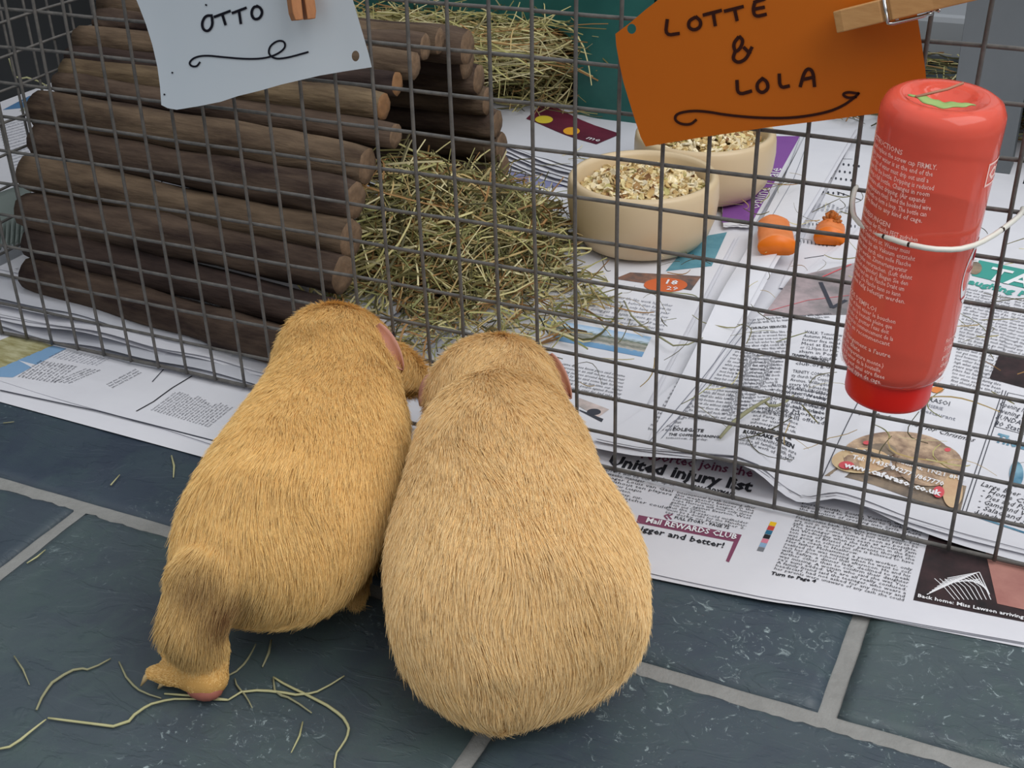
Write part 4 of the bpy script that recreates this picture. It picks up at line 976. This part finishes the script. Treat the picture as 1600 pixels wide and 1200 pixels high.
g = MB(); wl = LB * .62; g.lathe([(0, .003), (.018, .003), (R0 - .002, .009), (rb(wl) - .0018, wl), (0, wl)], 48, M=q0)
wm = bpy.data.materials.new('water'); wm.use_nodes = True; wb_ = wm.node_tree.nodes['Principled BSDF']; wb_.inputs['Base Color'].default_value = lin((250, 200, 190)); wb_.inputs['Transmission Weight'].default_value = .75; wb_.inputs['IOR'].default_value = 1.2; wb_.inputs['Roughness'].default_value = .3
g.build('water', wm, bottle)
g = MB(); g.lathe([(0, -.0150), (.0185, -.0150), (.0203, -.0138), (.0206, -.012), (.0206, .0002), (.0203, .0008), (0, .0008)], 64, M=q0); g.build('screw_cap', M['redcap'], bottle)
g = MB(); g.lathe([(0, -.021), (.0032, -.021), (.0036, -.0195), (.0036, -.0148), (0, -.0148)], 24, M=q0); g.build('drinking_nozzle', M['steel'], bottle)
# raised dots and green leaf scrap on the dished base
g = MB()
for a in np.linspace(0, 2 * math.pi, 9, endpoint=False):
    c = q0 @ Vector((.0155 * math.cos(a), .0155 * math.sin(a), LB - .0035)); g.lathe([(.0014, 0), (.0010, .0010), (0, .0013)], 10, M=Matrix.Translation(c) @ q0.to_3x3().to_4x4())
g.build('base_dimples', M['red'], bottle)
def bmap(s_, h):   # arc position in metres (0 faces the lens), height along the axis
    a = th0 + s_ / rb(h); r = rb(h) + .00012; return tuple(q0 @ Vector((r * math.cos(a), r * math.sin(a), h)))
REGB = Glyphs(.010)
def btext(lines, s0, s1, h0, pitch, size, glyphs=REGB, ink='inkbottle', name='print', label=None):
    V = []; Fc = []; o = 0
    for i, t in enumerate(lines):
        if not t: continue
        v, f_, wd = glyphs.line(t); sx = min(size * 1.05, (s1 - s0) / wd) if len(t) > 14 else size
        if len(t) > 24: sx = (s1 - s0) * (.9 + .1 * ((i * 37) % 10) / 10) / wd
        for x, y in v: V.append(bmap(s0 + x * sx, h0 - pitch * i + y * size))
        Fc += [tuple(k + o for k in q) for q in f_]; o += len(v)
    return polymesh(V, Fc, name, M[ink], bottle)
M['inkbottle'] = flat('pale_bottle_print', (255, 214, 206))
EN = ["INSTRUCTIONS", "Fill and replace the screw cap FIRMLY.", "Ensure your water is at the end of the", "tube. Drops of water must drip out until a", "vacuum fills the bottle. Dripping is reduced", "by using a full bottle. Changes in room", "temperature affect dripping. (Air expands", "when temperature rises). Bend the hooked wire", "around bottle to form a loop. The bottle can", "then be fixed to any kind of cage."]
DE = ["ANWEISUNGEN", "Den Verschluss der Flasche FEST zudrehen", "Vergewissern Sie sich, dass das Wasser am", "Ende des Trinkrohrs ist. Wasser muss", "herauslaufen bis ein Vakuum entsteht", "Tropfen kann durch eine volle Flasche", "verringert werden. Zimmertemperatur", "kann Tropfen verursachen. (Luft dehnt", "sich aus bei steigender) Biegen Sie den", "Hakendraht rund um die Flasche Draht um", "eine Schlaufe. Die Flasche kann so kann", "an jedem Kafig befestigt werden."]
FR = ["MODE D'EMPLOI", "Remplir et bien visser le bouchon", "S'assurer que la bouteille pleine que", "Pour le tube de goutter l'eau doit", "couler jusqu'au commencement de la", "bouteille en recommencant", "dans la", "D'un changement a l'autre", "(L'air se dilate", "quand la temperature monte.)", "Tordre le fil autour de la bouteille", "La bouteille peut ainsi etre fixee", "a n'importe quel type de cage."]
pt = .00312
btext(EN, -.0365, .0035, LB - .0200, pt, .0033); btext(DE, -.0365, .0015, LB - .0200 - pt * 11.0, pt, .0033); btext(FR, -.0365, -.0010, LB - .0200 - pt * 24.6, pt * .97, .0033)
# logo frame, oval label at the right-hand side
def bpatch(s0, s1, h0, h1, ink, n=8, lift=0.0001, oval=False, name='printed_label'):
    V = []; Fc = []
    if oval:
        V = [bmap((s0 + s1) / 2 + (s1 - s0) / 2 * math.cos(a), (h0 + h1) / 2 + (h1 - h0) / 2 * math.sin(a)) for a in np.linspace(0, 2 * math.pi, 32, endpoint=False)]; Fc = [tuple(range(32))]
        c = np.mean(V, 0); cc2 = bmap((s0 + s1) / 2, (h0 + h1) / 2); V.append(cc2); Fc = [(i, (i + 1) % 32, 32) for i in range(32)]
    else:
        for j in range(3):
            for i in range(n + 1): V.append(bmap(s0 + (s1 - s0) * i / n, h0 + (h1 - h0) * j / 2))
        Fc = [(j * (n + 1) + i, j * (n + 1) + i + 1, (j + 1) * (n + 1) + i + 1, (j + 1) * (n + 1) + i) for j in range(2) for i in range(n)]
    o = polymesh(V, Fc, name, M[ink], bottle)
    if lift:
        me = o.data; A_ = Vector(low)
        for v in me.vertices: d = v.co - A_; r_ = d - axn * d.dot(axn); v.co += r_.normalized() * lift
    return o
for a in [(.0275, .0285, LB - .0335, LB - .0225), (.0285, .050, LB - .0235, LB - .0225), (.0285, .050, LB - .0335, LB - .0325)]: bpatch(*a, 'inkbottle')
btext(['CLASSIC'], .0297, .05, LB - .0308, .004, .0078, XB)
bpatch(.0275, .049, LB - .095, LB - .062, 'inkwhite', oval=True)
M['redink'] = flat('red_bottle_print', (190, 40, 50))
bpatch(.0335, .0370, LB - .072, LB - .066, 'redink', oval=True, lift=.0003); bpatch(.0345, .0352, LB - .090, LB - .072, 'redink', lift=.0003); bpatch(.031, .038, LB - .0765, LB - .0755, 'redink', lift=.0003); bpatch(.030, .0345, LB - .0905, LB - .0895, 'redink', lift=.0003)
btext(['for rabbits', '500ml', 'guinea pigs', 'clean daily', 'water bottle', 'tube'], .0255, .045, LB - .112, .0045, .0036)
# hanger wire
g = MB(); HP = [(1338, 292, .002), (1334, 300, -.012), (1331, 325, -.036), (1337, 345, -.052), (1360, 360, -.066), (1395, 375, -.0765), (1435, 386, -.0815), (1475, 391, -.0800), (1512, 388, -.0735), (1545, 373, -.058), (1575, 352, -.036), (1597, 334, -.016), (1598, 326, .003)]
W = [py(a, b_, y) for a, b_, y in HP]; Q = [W[0]]
for a, b_ in zip(W[:-1], W[1:]): Q += [a * .7 + b_ * .3, a * .3 + b_ * .7]
Q.append(W[-1]); g.tube(Q, .00125, 10); hang = g.build('hanger_wire', M['white_wire'], bottle)
g = MB()
for q_ in (9, 11, 19): g.tube([Vector(Q[q_]) * .22 + Vector(Q[q_ + 1]) * .78, Q[q_ + 1]], .00132, 8)
g.build('chip', flat('chipped_rust', (50, 34, 28)), hang)
# leaf scrap and straw on top of the bottle
def btop(x, y, z): return tuple(q0 @ Vector((x, y, LB + z)))
g = MB(); tcx, tcy = math.cos(th0), math.sin(th0)
def fnl(u, v):
    a = th0 + (-1.02 + 1.95 * u) - .10; r = .0172 - .0062 * math.sin(u * 3.14) * v * 1.0 - .0012 * v + .0008 * math.sin(u * 25) ; return btop(r * math.cos(a), r * math.sin(a), .0012 + .0006 * math.sin(u * 9))
g.grid(fnl, 20, 4); tag(g.build('leaf_scrap', mat('leaf_green', (148, 176, 104), .6), solid=.0004), 'crescent of pale green leaf on the upturned end of the red bottle', 'leaf')
g = MB(); sdx, sdy = -tcy, tcx
g.tube([btop(tcx * .012 - sdx * .012, tcy * .012 - sdy * .012, .0022), btop(0, 0, .003), btop(-tcx * .006 + sdx * .006, -tcy * .006 + sdy * .006, .0045)], .0006, 6); tag(g.build('straw_bit', M['straw3']), 'short straw lying on the upturned end of the red bottle', 'straw')

# ------------------------------------------------------------------ GUINEA PIGS
def pchip(x, y, q):
    x = np.array(x); y = np.array(y); q = np.atleast_1d(q); h = np.diff(x); dl = np.diff(y) / h; m = np.zeros_like(y); m[0] = dl[0]; m[-1] = dl[-1]
    for i in range(1, len(x) - 1):
        if dl[i - 1] * dl[i] > 0: w1 = 2 * h[i] + h[i - 1]; w2 = h[i] + 2 * h[i - 1]; m[i] = (w1 + w2) / (w1 / dl[i - 1] + w2 / dl[i])
    k = np.clip(np.searchsorted(x, q) - 1, 0, len(x) - 2); s = (q - x[k]) / h[k]
    return (2 * s ** 3 - 3 * s ** 2 + 1) * y[k] + (s ** 3 - 2 * s ** 2 + s) * h[k] * m[k] + (-2 * s ** 3 + 3 * s ** 2) * y[k + 1] + (s ** 3 - s ** 2) * h[k] * m[k + 1]
class Pig:
    def __init__(s, a0, a1, St, inset=.0035):
        s.a0 = np.array(a0); s.a1 = np.array(a1); d = s.a1 - s.a0; s.L = np.linalg.norm(d); s.d = d / s.L; s.n = np.array([s.d[1], -s.d[0]]); s.S = np.array(St); s.inset = inset
    def st(s, t): return [pchip(s.S[:, 0], s.S[:, j], t) for j in (1, 2, 3, 4)]
    def at(s, t, ang, out=0):
        off, a, zb, zt = [float(v[0]) for v in s.st(t)]; c = s.a0 + s.d * s.L * t + s.n * off; b_ = (zt - zb) / 2
        x = (a + out) * math.cos(ang); return np.array([c[0] + s.n[0] * x, c[1] + s.n[1] * x, (zt + zb) / 2 + (b_ + out) * math.sin(ang)])
    def loft(s):
        g = MB(); tt = np.linspace(0.012, .985, 60); off, a, zb, zt = s.st(tt); n = 40; V = []
        for i, t in enumerate(tt):
            c = s.a0 + s.d * s.L * t + s.n * off[i]; aa = max(.002, (a[i] - s.inset) * (1 - .065 * math.exp(-((t - .70) / .03) ** 2) - .03 * math.exp(-((t - .80) / .02) ** 2))); bb = max(.002, (zt[i] - zb[i]) / 2 - s.inset); zc = (zt[i] + zb[i]) / 2
            for j in range(n):
                h = 2 * math.pi * j / n; x = aa * math.cos(h); z = bb * math.sin(h)
                V.append((c[0] + s.n[0] * x, c[1] + s.n[1] * x, zc + z))
        K = len(tt); g.add(V, [(i * n + j, i * n + (j + 1) % n, (i + 1) * n + (j + 1) % n, (i + 1) * n + j) for i in range(K - 1) for j in range(n)] + [tuple(range(n))[::-1], tuple((K - 1) * n + j for j in range(n))])
        return g
def blob(g, c, r, M_=None):
    V = []; n, K = 16, 10
    for i in range(K + 1):
        ph = math.pi * i / K
        for j in range(n): th = 2 * math.pi * j / n; V.append((c[0] + r[0] * math.sin(ph) * math.cos(th), c[1] + r[1] * math.sin(ph) * math.sin(th), c[2] + r[2] * math.cos(ph)))
    g.add(V, [(i * n + j, (i + 1) * n + j, (i + 1) * n + (j + 1) % n, i * n + (j + 1) % n) for i in range(K) for j in range(n)])
def limb(g, pts, rr):
    P = [np.array(p, float) for p in pts]
    for i in range(len(P) - 1):
        for k in range(7):
            u = k / 6; q = P[i] * (1 - u) + P[i + 1] * u; r = rr[i] * (1 - u) + rr[i + 1] * u; blob(g, q, (r, r, r))
def body_mesh(g, name, parent, vox=.0026, smooth=6):
    me = bpy.data.meshes.new('tmp'); me.from_pydata(g.v, [], g.f); o = bpy.data.objects.new('tmp', me); COL.objects.link(o)
    md = o.modifiers.new('r', 'REMESH'); md.mode = 'VOXEL'; md.voxel_size = vox
    sm = o.modifiers.new('s', 'SMOOTH'); sm.factor = .5; sm.iterations = smooth
    dg = bpy.context.evaluated_depsgraph_get(); m2 = bpy.data.meshes.new_from_object(o.evaluated_get(dg)); m2.name = name
    bpy.data.objects.remove(o); m2.materials.clear(); m2.materials.append(M['skin']); m2.polygons.foreach_set('use_smooth', [True] * len(m2.polygons))
    return link(name, m2, parent)

def fur_mat(name, light, dark, tipc):
    m = bpy.data.materials.new(name); m.use_nodes = True; nt = m.node_tree; b_ = nt.nodes['Principled BSDF']; L = nt.links.new
    hi = nt.nodes.new('ShaderNodeHairInfo'); r = nt.nodes.new('ShaderNodeValToRGB'); e = r.color_ramp.elements
    e[0].position = 0; e[0].color = lin(dark); e[1].position = .07; e[1].color = lin(light); q = e.new(1.0); q.color = lin(tipc)
    L(hi.outputs['Random'], r.inputs[0])
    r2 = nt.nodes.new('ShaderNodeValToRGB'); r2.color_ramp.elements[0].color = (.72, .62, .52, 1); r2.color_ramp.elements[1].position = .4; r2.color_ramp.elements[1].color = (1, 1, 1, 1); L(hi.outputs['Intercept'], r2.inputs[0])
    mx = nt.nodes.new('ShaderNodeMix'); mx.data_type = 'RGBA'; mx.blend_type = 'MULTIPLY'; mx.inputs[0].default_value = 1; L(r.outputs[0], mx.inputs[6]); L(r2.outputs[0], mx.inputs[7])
    at = nt.nodes.new('ShaderNodeAttribute'); at.attribute_name = 'stain'
    m3 = nt.nodes.new('ShaderNodeMix'); m3.data_type = 'RGBA'; m3.inputs[7].default_value = lin((96, 56, 34)); L(at.outputs['Fac'], m3.inputs[0]); L(mx.outputs[2], m3.inputs[6])
    L(m3.outputs[2], b_.inputs['Base Color']); b_.inputs['Roughness'].default_value = .55; b_.inputs['Specular IOR Level'].default_value = .28
    return m
def vnoise(P, f_, seed):
    r = np.random.default_rng(seed); out = np.zeros(len(P))
    for k in range(5):
        w_ = r.normal(size=3); w_ = w_ / np.linalg.norm(w_) * f_ * (1 + .5 * k); out += np.sin(P @ w_ + r.random() * 6.28) / (1 + .3 * k)
    return out / 3
def fur(body, pig, parent, N, m, seed, length=.012, leg=None, stain=None, bare=None):
    me = body.data; nv = len(me.vertices); co = np.zeros(nv * 3); me.vertices.foreach_get('co', co); co = co.reshape(-1, 3); no = np.zeros(nv * 3); me.vertices.foreach_get('normal', no); no = no.reshape(-1, 3)
    me.calc_loop_triangles(); tr = np.zeros(len(me.loop_triangles) * 3, int); me.loop_triangles.foreach_get('vertices', tr); tr = tr.reshape(-1, 3)
    A, B_, C_ = co[tr[:, 0]], co[tr[:, 1]], co[tr[:, 2]]; ar = np.linalg.norm(np.cross(B_ - A, C_ - A), axis=1) / 2
    ctr = (A + B_ + C_) / 3; ar = ar * np.where(ctr[:, 2] < .008, .25, 1)
    r = np.random.default_rng(seed); idx = r.choice(len(tr), N, p=ar / ar.sum()); u, v = r.random(N), r.random(N); fl = u + v > 1; u[fl] = 1 - u[fl]; v[fl] = 1 - v[fl]; w_ = 1 - u - v
    P = A[idx] * w_[:, None] + B_[idx] * u[:, None] + C_[idx] * v[:, None]
    Nn = no[tr[idx, 0]] * w_[:, None] + no[tr[idx, 1]] * u[:, None] + no[tr[idx, 2]] * v[:, None]; Nn /= np.linalg.norm(Nn, axis=1)[:, None]
    t = ((P[:, :2] - pig.a0) @ pig.d) / pig.L; back = np.array([-pig.d[0], -pig.d[1], 0]); lat = (P[:, :2] - pig.a0) @ pig.n
    D = np.tile(back, (N, 1)); sidev = np.array([pig.n[0], pig.n[1], 0])
    D = D + np.array([0, 0, -1]) * (np.clip(.30 - t, 0, 1) * 2.6 + .35 * (1 - np.abs(Nn[:, 2])))[:, None]
    D += sidev * (np.sign(lat) * np.clip(np.abs(lat) / .05, 0, 1) * .35)[:, None]
    # swirls and combed locks
    n1 = vnoise(P, 55, seed + 1); n2 = vnoise(P, 55, seed + 2); n3 = vnoise(P, 170, seed + 3)
    D += sidev * (.42 * n1 + .22 * n3)[:, None] + np.array([0, 0, .35]) * n2[:, None]
    if leg is not None:
        lm = leg(P); low_ = np.clip((.02 - P[:, 2]) / .01, 0, 1)[:, None]; D = D * (1 - lm)[:, None] + (np.array([-.2, -.2, -1.0]) * (1 - low_) + np.array([-1.0, -.1, -.2]) * low_) * lm[:, None]
    D -= Nn * np.sum(D * Nn, 1)[:, None]; D /= (np.linalg.norm(D, axis=1)[:, None] + 1e-9)
    face = np.clip((t - .90) / .1, 0, 1)
    ln = length * (1 - .45 * face) * (.75 + .5 * r.random(N)) * (1 + .18 * vnoise(P, 90, seed + 5))
    if leg is not None: ln *= 1 - .86 * lm * np.clip((.036 - P[:, 2]) / .016, 0, 1)
    if bare is not None: ln = ln * np.clip((np.linalg.norm(P - bare[0], axis=1) - bare[1]) / .003, .03, 1)
    K = 5; out = np.zeros((N, K, 3)); lift = (.15 + .06 * vnoise(P, 140, seed + 7) + .06 * r.normal(size=N))
    lift = np.clip(lift, .06, .5); jit = r.normal(size=(N, 3)) * .075
    # clumping: pull tips toward cell centres
    cell = .0042; key = np.floor(P / cell); ck = (key + .5) * cell; hv = np.sin(key @ np.array([12.9, 78.2, 37.7])) * 43758.5; amt = .05 + .22 * (hv - np.floor(hv))
    for k in range(K):
        s_ = k / (K - 1); q = P + (D + jit) * (ln * s_)[:, None] + Nn * (ln * lift * (s_ - .42 * s_ * s_))[:, None]
        pull = (ck - P) - Nn * np.sum((ck - P) * Nn, 1)[:, None]; q = q + pull * (amt * s_ ** 1.3)[:, None]
        if stain is not None or True: q[:, 2] = np.maximum(q[:, 2], .0006 + .001 * s_)
        out[:, k] = q
    hc = bpy.data.hair_curves.new('fur'); hc.add_curves([K] * N)
    off = np.array(parent.location); pos = (out).reshape(-1); hc.points.foreach_set('position', pos) if False else hc.attributes['position'].data.foreach_set('vector', pos.astype(np.float32))
    ra = hc.attributes.get('radius') or hc.attributes.new('radius', 'FLOAT', 'POINT')
    base = np.array([.00010, .00011, .00010, .00007, .00002]); ra.data.foreach_set('value', np.tile(base, N).astype(np.float32))
    sa = hc.attributes.new('stain', 'FLOAT', 'CURVE'); sa.data.foreach_set('value', (stain(P, r) if stain is not None else np.zeros(N)).astype(np.float32))
    hc.materials.append(m); o = bpy.data.objects.new('fur', hc); COL.objects.link(o); o.parent = parent; o.matrix_parent_inverse = Matrix.Translation(-Vector(parent.location)); o['kind'] = 'stuff'
    return o
def ear(parent, base, tip, out, label=None, w=.010):
    base, tip, out = map(lambda q: np.array(q, float), (base, tip, out)); ax_ = tip - base; L_ = np.linalg.norm(ax_); ax_ /= L_; out = out - ax_ * (out @ ax_); out /= np.linalg.norm(out); sd = np.cross(ax_, out)
    g = MB()
    def fn(u, v):
        hw = w * math.sin(math.pi * min(1, .12 + .88 * v) ** .8) ** .7 if v < 1 else 0; x = (u - .5) * 2
        return tuple(base + ax_ * L_ * v + sd * hw * x + out * (.004 * math.sin(v * 3) - .004 * (1 - x * x) + .003 * v))
    g.grid(fn, 9, 12); return g.build('ear', M['ear'], parent, solid=.0008)
def face_bits(pig, root, tE, tN):
    for sg in (1, -1):
        ang = math.pi / 2 - sg * 1.05; g = MB(); c = pig.at(tE, ang, -.004); blob(g, c, (.0042, .0042, .0042)); g.build('eye', M['eye'], root)
    g = MB(); c = pig.at(tN, 0); off, a, zb, zt = [float(v[0]) for v in pig.st(.985)]; cc3 = pig.a0 + pig.d * (pig.L * .985) + pig.n * off; blob(g, (cc3[0], cc3[1], (zt + zb) / 2 + .001), (.0055, .004, .0045)); g.build('nose', M['ear'], root)
    g = MB(); q = np.array([cc3[0], cc3[1], (zt + zb) / 2 - .006]); d3 = np.array([pig.n[0], pig.n[1], 0])
    g.tube([q - d3 * .006 + [0, 0, -.002], q + np.array([0, 0, .0005]), q + d3 * .006 + [0, 0, -.002]], .0008, 5); g.build('mouth', M['sole'], root)
def foot(g, heel, toe, r=.006, toes=3):
    heel = np.array(heel, float); toe = np.array(toe, float); d = toe - heel; L_ = np.linalg.norm(d); d /= L_; sd = np.array([-d[1], d[0], 0])
    limb(g, [heel, heel + d * L_ * .55], [r, r * .85])
    tips = []
    for k in range(toes):
        o_ = (k - (toes - 1) / 2); a = heel + d * L_ * .5 + sd * o_ * r * .55; b_ = heel + d * (L_ * (.86 + .1 * (k == 1))) + sd * o_ * r * 1.0; limb(g, [a, b_ + np.array([0, 0, -.0005])], [r * .45, r * .33]); tips.append((b_, d))
    return tips
def claws(tips, root, r=.0013):
    for b_, d in tips: g = MB(); g.tube([b_, b_ + d * .004 + np.array([0, 0, .0004]), b_ + d * .0075 + np.array([0, 0, -.0022])], [r, r * .8, r * .2], 7); g.build('claw', M['claw'], root)

# right guinea pig
S2 = [[0.0, 0.0, 0.006, 0.034, 0.056], [0.04, 0.001, 0.034, 0.012, 0.0825], [0.12, 0.0095, 0.0615, 0.004, 0.109], [0.28, 0.0073, 0.0655, 0.002, 0.1195], [0.45, 0.0014, 0.0560, 0.002, 0.1265], [0.6, -0.0005, 0.0519, 0.002, 0.1224], [0.72, -0.0017, 0.0450, 0.004, 0.1160], [0.82, -0.0060, 0.0440, 0.01, 0.1155], [0.92, 0.001, 0.0325, 0.02, 0.0965], [1.0, 0.0, 0.0078, 0.035, 0.0548]]
pg2 = Pig((.163, -.243), (.055, -.003), S2)
root2 = thing('guinea_pig', 'right, rounder pale ginger guinea pig seen from behind, sitting against the wire', 'guinea pig', (.11, -.12, 0))
g = pg2.loft(); c = pg2.a0 + pg2.d * pg2.L * .30; tips = []
for sg in (1, -1):
    h = c + pg2.n * sg * .045 - pg2.d * .01; tips += foot(g, (h[0], h[1], .0065), (h[0] + pg2.d[0] * .045 + pg2.n[0] * sg * .006, h[1] + pg2.d[1] * .045 + pg2.n[1] * sg * .006, .004), .0065)
    f0 = pg2.a0 + pg2.d * pg2.L * .80 + pg2.n * sg * .024; limb(g, [(f0[0], f0[1], .03), (f0[0] + pg2.d[0] * .006, f0[1] + pg2.d[1] * .006, .008)], [.009, .0055])
    tips += foot(g, (f0[0] + pg2.d[0] * .004, f0[1] + pg2.d[1] * .004, .0055), (f0[0] + pg2.d[0] * .024, f0[1] + pg2.d[1] * .024, .0035), .0048, 4)
body2 = body_mesh(g, 'body', root2); claws(tips, root2, .001); face_bits(pg2, root2, .90, .97)
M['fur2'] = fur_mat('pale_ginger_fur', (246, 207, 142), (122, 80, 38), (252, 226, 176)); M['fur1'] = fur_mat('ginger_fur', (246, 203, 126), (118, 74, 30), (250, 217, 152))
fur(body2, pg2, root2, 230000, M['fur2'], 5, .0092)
e0 = py(680, 578, -.028); e1 = py(662, 634, -.034); ear(root2, e0 + np.array([.006, 0, 0]), e1, (-.5, -1, .2), w=.007)
e0 = py(868, 560, -.026); e1 = py(893, 622, -.030); ear(root2, e0 + np.array([-.006, 0, 0]), e1, (.5, -1, .2), w=.006)

# left guinea pig, hind leg stretched back
S1 = [[0.0, 0.004, 0.010, 0.040, 0.060], [0.05, 0.010, 0.042, 0.022, 0.0830], [0.15, 0.0155, 0.0525, 0.010, 0.1110], [0.3, 0.0178, 0.055, 0.006, 0.1164], [0.45, 0.0175, 0.0528, 0.004, 0.1156], [0.6, 0.0135, 0.0485, 0.004, 0.1125], [0.72, 0.008, 0.0450, 0.006, 0.1120], [0.82, 0.0010, 0.0410, 0.012, 0.1105], [0.92, 0.006, 0.0300, 0.022, 0.0955], [1.0, 0.004, 0.010, 0.035, 0.0560]]
pg1 = Pig((.014, -.242), (-.058, .003), S1)
root1 = thing('guinea_pig', 'left ginger guinea pig seen from behind, one hind leg stretched back, leaning on the wire', 'guinea pig', (-.03, -.12, 0))
g = pg1.loft()
hip = pz(330, 905, .055); knee = pz(300, 975, .040); ank = pz(318, 1025, .020); heel = pz(318, 1056, .0108); toe1 = pz(238, 1052, .0075)
limb(g, [hip, knee, ank, heel], [.021, .0158, .0132, .0112])
mid = heel * .55 + toe1 * .45; limb(g, [heel + np.array([.003, 0, 0]), mid, toe1], [.0105, .0068, .0046])
toe2 = pz(256, 1020, .010); limb(g, [mid + np.array([0, .004, 0]), toe2], [.0048, .0032]); toe3 = pz(262, 1066, .005); 
limb(g, [mid, toe3], [.0048, .0034])
snout = py(640, 588, -.018); limb(g, [py(600, 575, -.03), snout], [.018, .0105])
c = pg1.a0 + pg1.d * pg1.L * .30; tips = []
h = c + pg1.n * .045 - pg1.d * .01; tips += foot(g, (h[0], h[1], .0065), (h[0] + pg1.d[0] * .045, h[1] + pg1.d[1] * .045, .004), .0065)
for sg in (1, -1):
    f0 = pg1.a0 + pg1.d * pg1.L * .80 + pg1.n * (sg * .022 + .003); limb(g, [(f0[0], f0[1], .03), (f0[0] + pg1.d[0] * .006, f0[1] + pg1.d[1] * .006, .008)], [.009, .0055])
    tips += foot(g, (f0[0] + pg1.d[0] * .004, f0[1] + pg1.d[1] * .004, .0055), (f0[0] + pg1.d[0] * .022, f0[1] + pg1.d[1] * .022, .0035), .0048, 4)
body1 = body_mesh(g, 'body', root1); claws(tips, root1, .001); face_bits(pg1, root1, .90, .97)
# toe claws of the stretched foot
for a, b_ in ((toe1, pz(220, 1072, .001)), (toe3, pz(247, 1076, .001)), (toe2, pz(247, 1016, .006))):
    g = MB(); g.tube([a, a * .5 + b_ * .5 + np.array([0, 0, .0016]), b_], [.0022, .0016, .0004], 8); g.build('claw', M['claw'], root1)
g = MB(); sc_ = heel + np.array([.002, -.0030, -.0038]); blob(g, sc_, (.0104, .0078, .0060)); g.build('sole', M['sole'], root1)
def legmask(P):
    d = np.full(len(P), 9.0)
    for a, b_ in ((knee, ank), (ank, heel), (heel, toe1)):
        ab = b_ - a; tt = np.clip(((P - a) @ ab) / (ab @ ab), 0, 1); d = np.minimum(d, np.linalg.norm(P - a - tt[:, None] * ab, axis=1))
    return np.clip((.021 - d) / .006, 0, 1)
def stain1(P, r):
    c0 = pz(355, 955, .05); c1 = pz(318, 915, .06); c2 = pz(300, 985, .04); v = np.zeros(len(P))
    for c_, s_, a_ in ((c0, .013, .85), (c1, .011, .9), (c2, .015, .45)): v = np.maximum(v, a_ * np.exp(-np.sum((P - c_) ** 2, 1) / (2 * s_ * s_)))
    return np.clip(v + r.normal(size=len(P)) * .12 * v, 0, .9)
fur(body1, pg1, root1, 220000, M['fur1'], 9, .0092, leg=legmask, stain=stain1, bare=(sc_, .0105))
e0 = py(597, 514, -.034); e1 = py(630, 578, -.036); ear(root1, e0 + np.array([-.006, 0, 0]), e1, (.9, -1, .2), w=.0068)
e0 = pg1.at(.865, math.pi * .80, -.004); e1 = e0 + np.array([-pg1.n[0] * .010 - pg1.d[0] * .008, -pg1.n[1] * .010 - pg1.d[1] * .008, -.018]); ear(root1, e0, e1, (-pg1.n[0], -pg1.n[1], .5), w=.008)
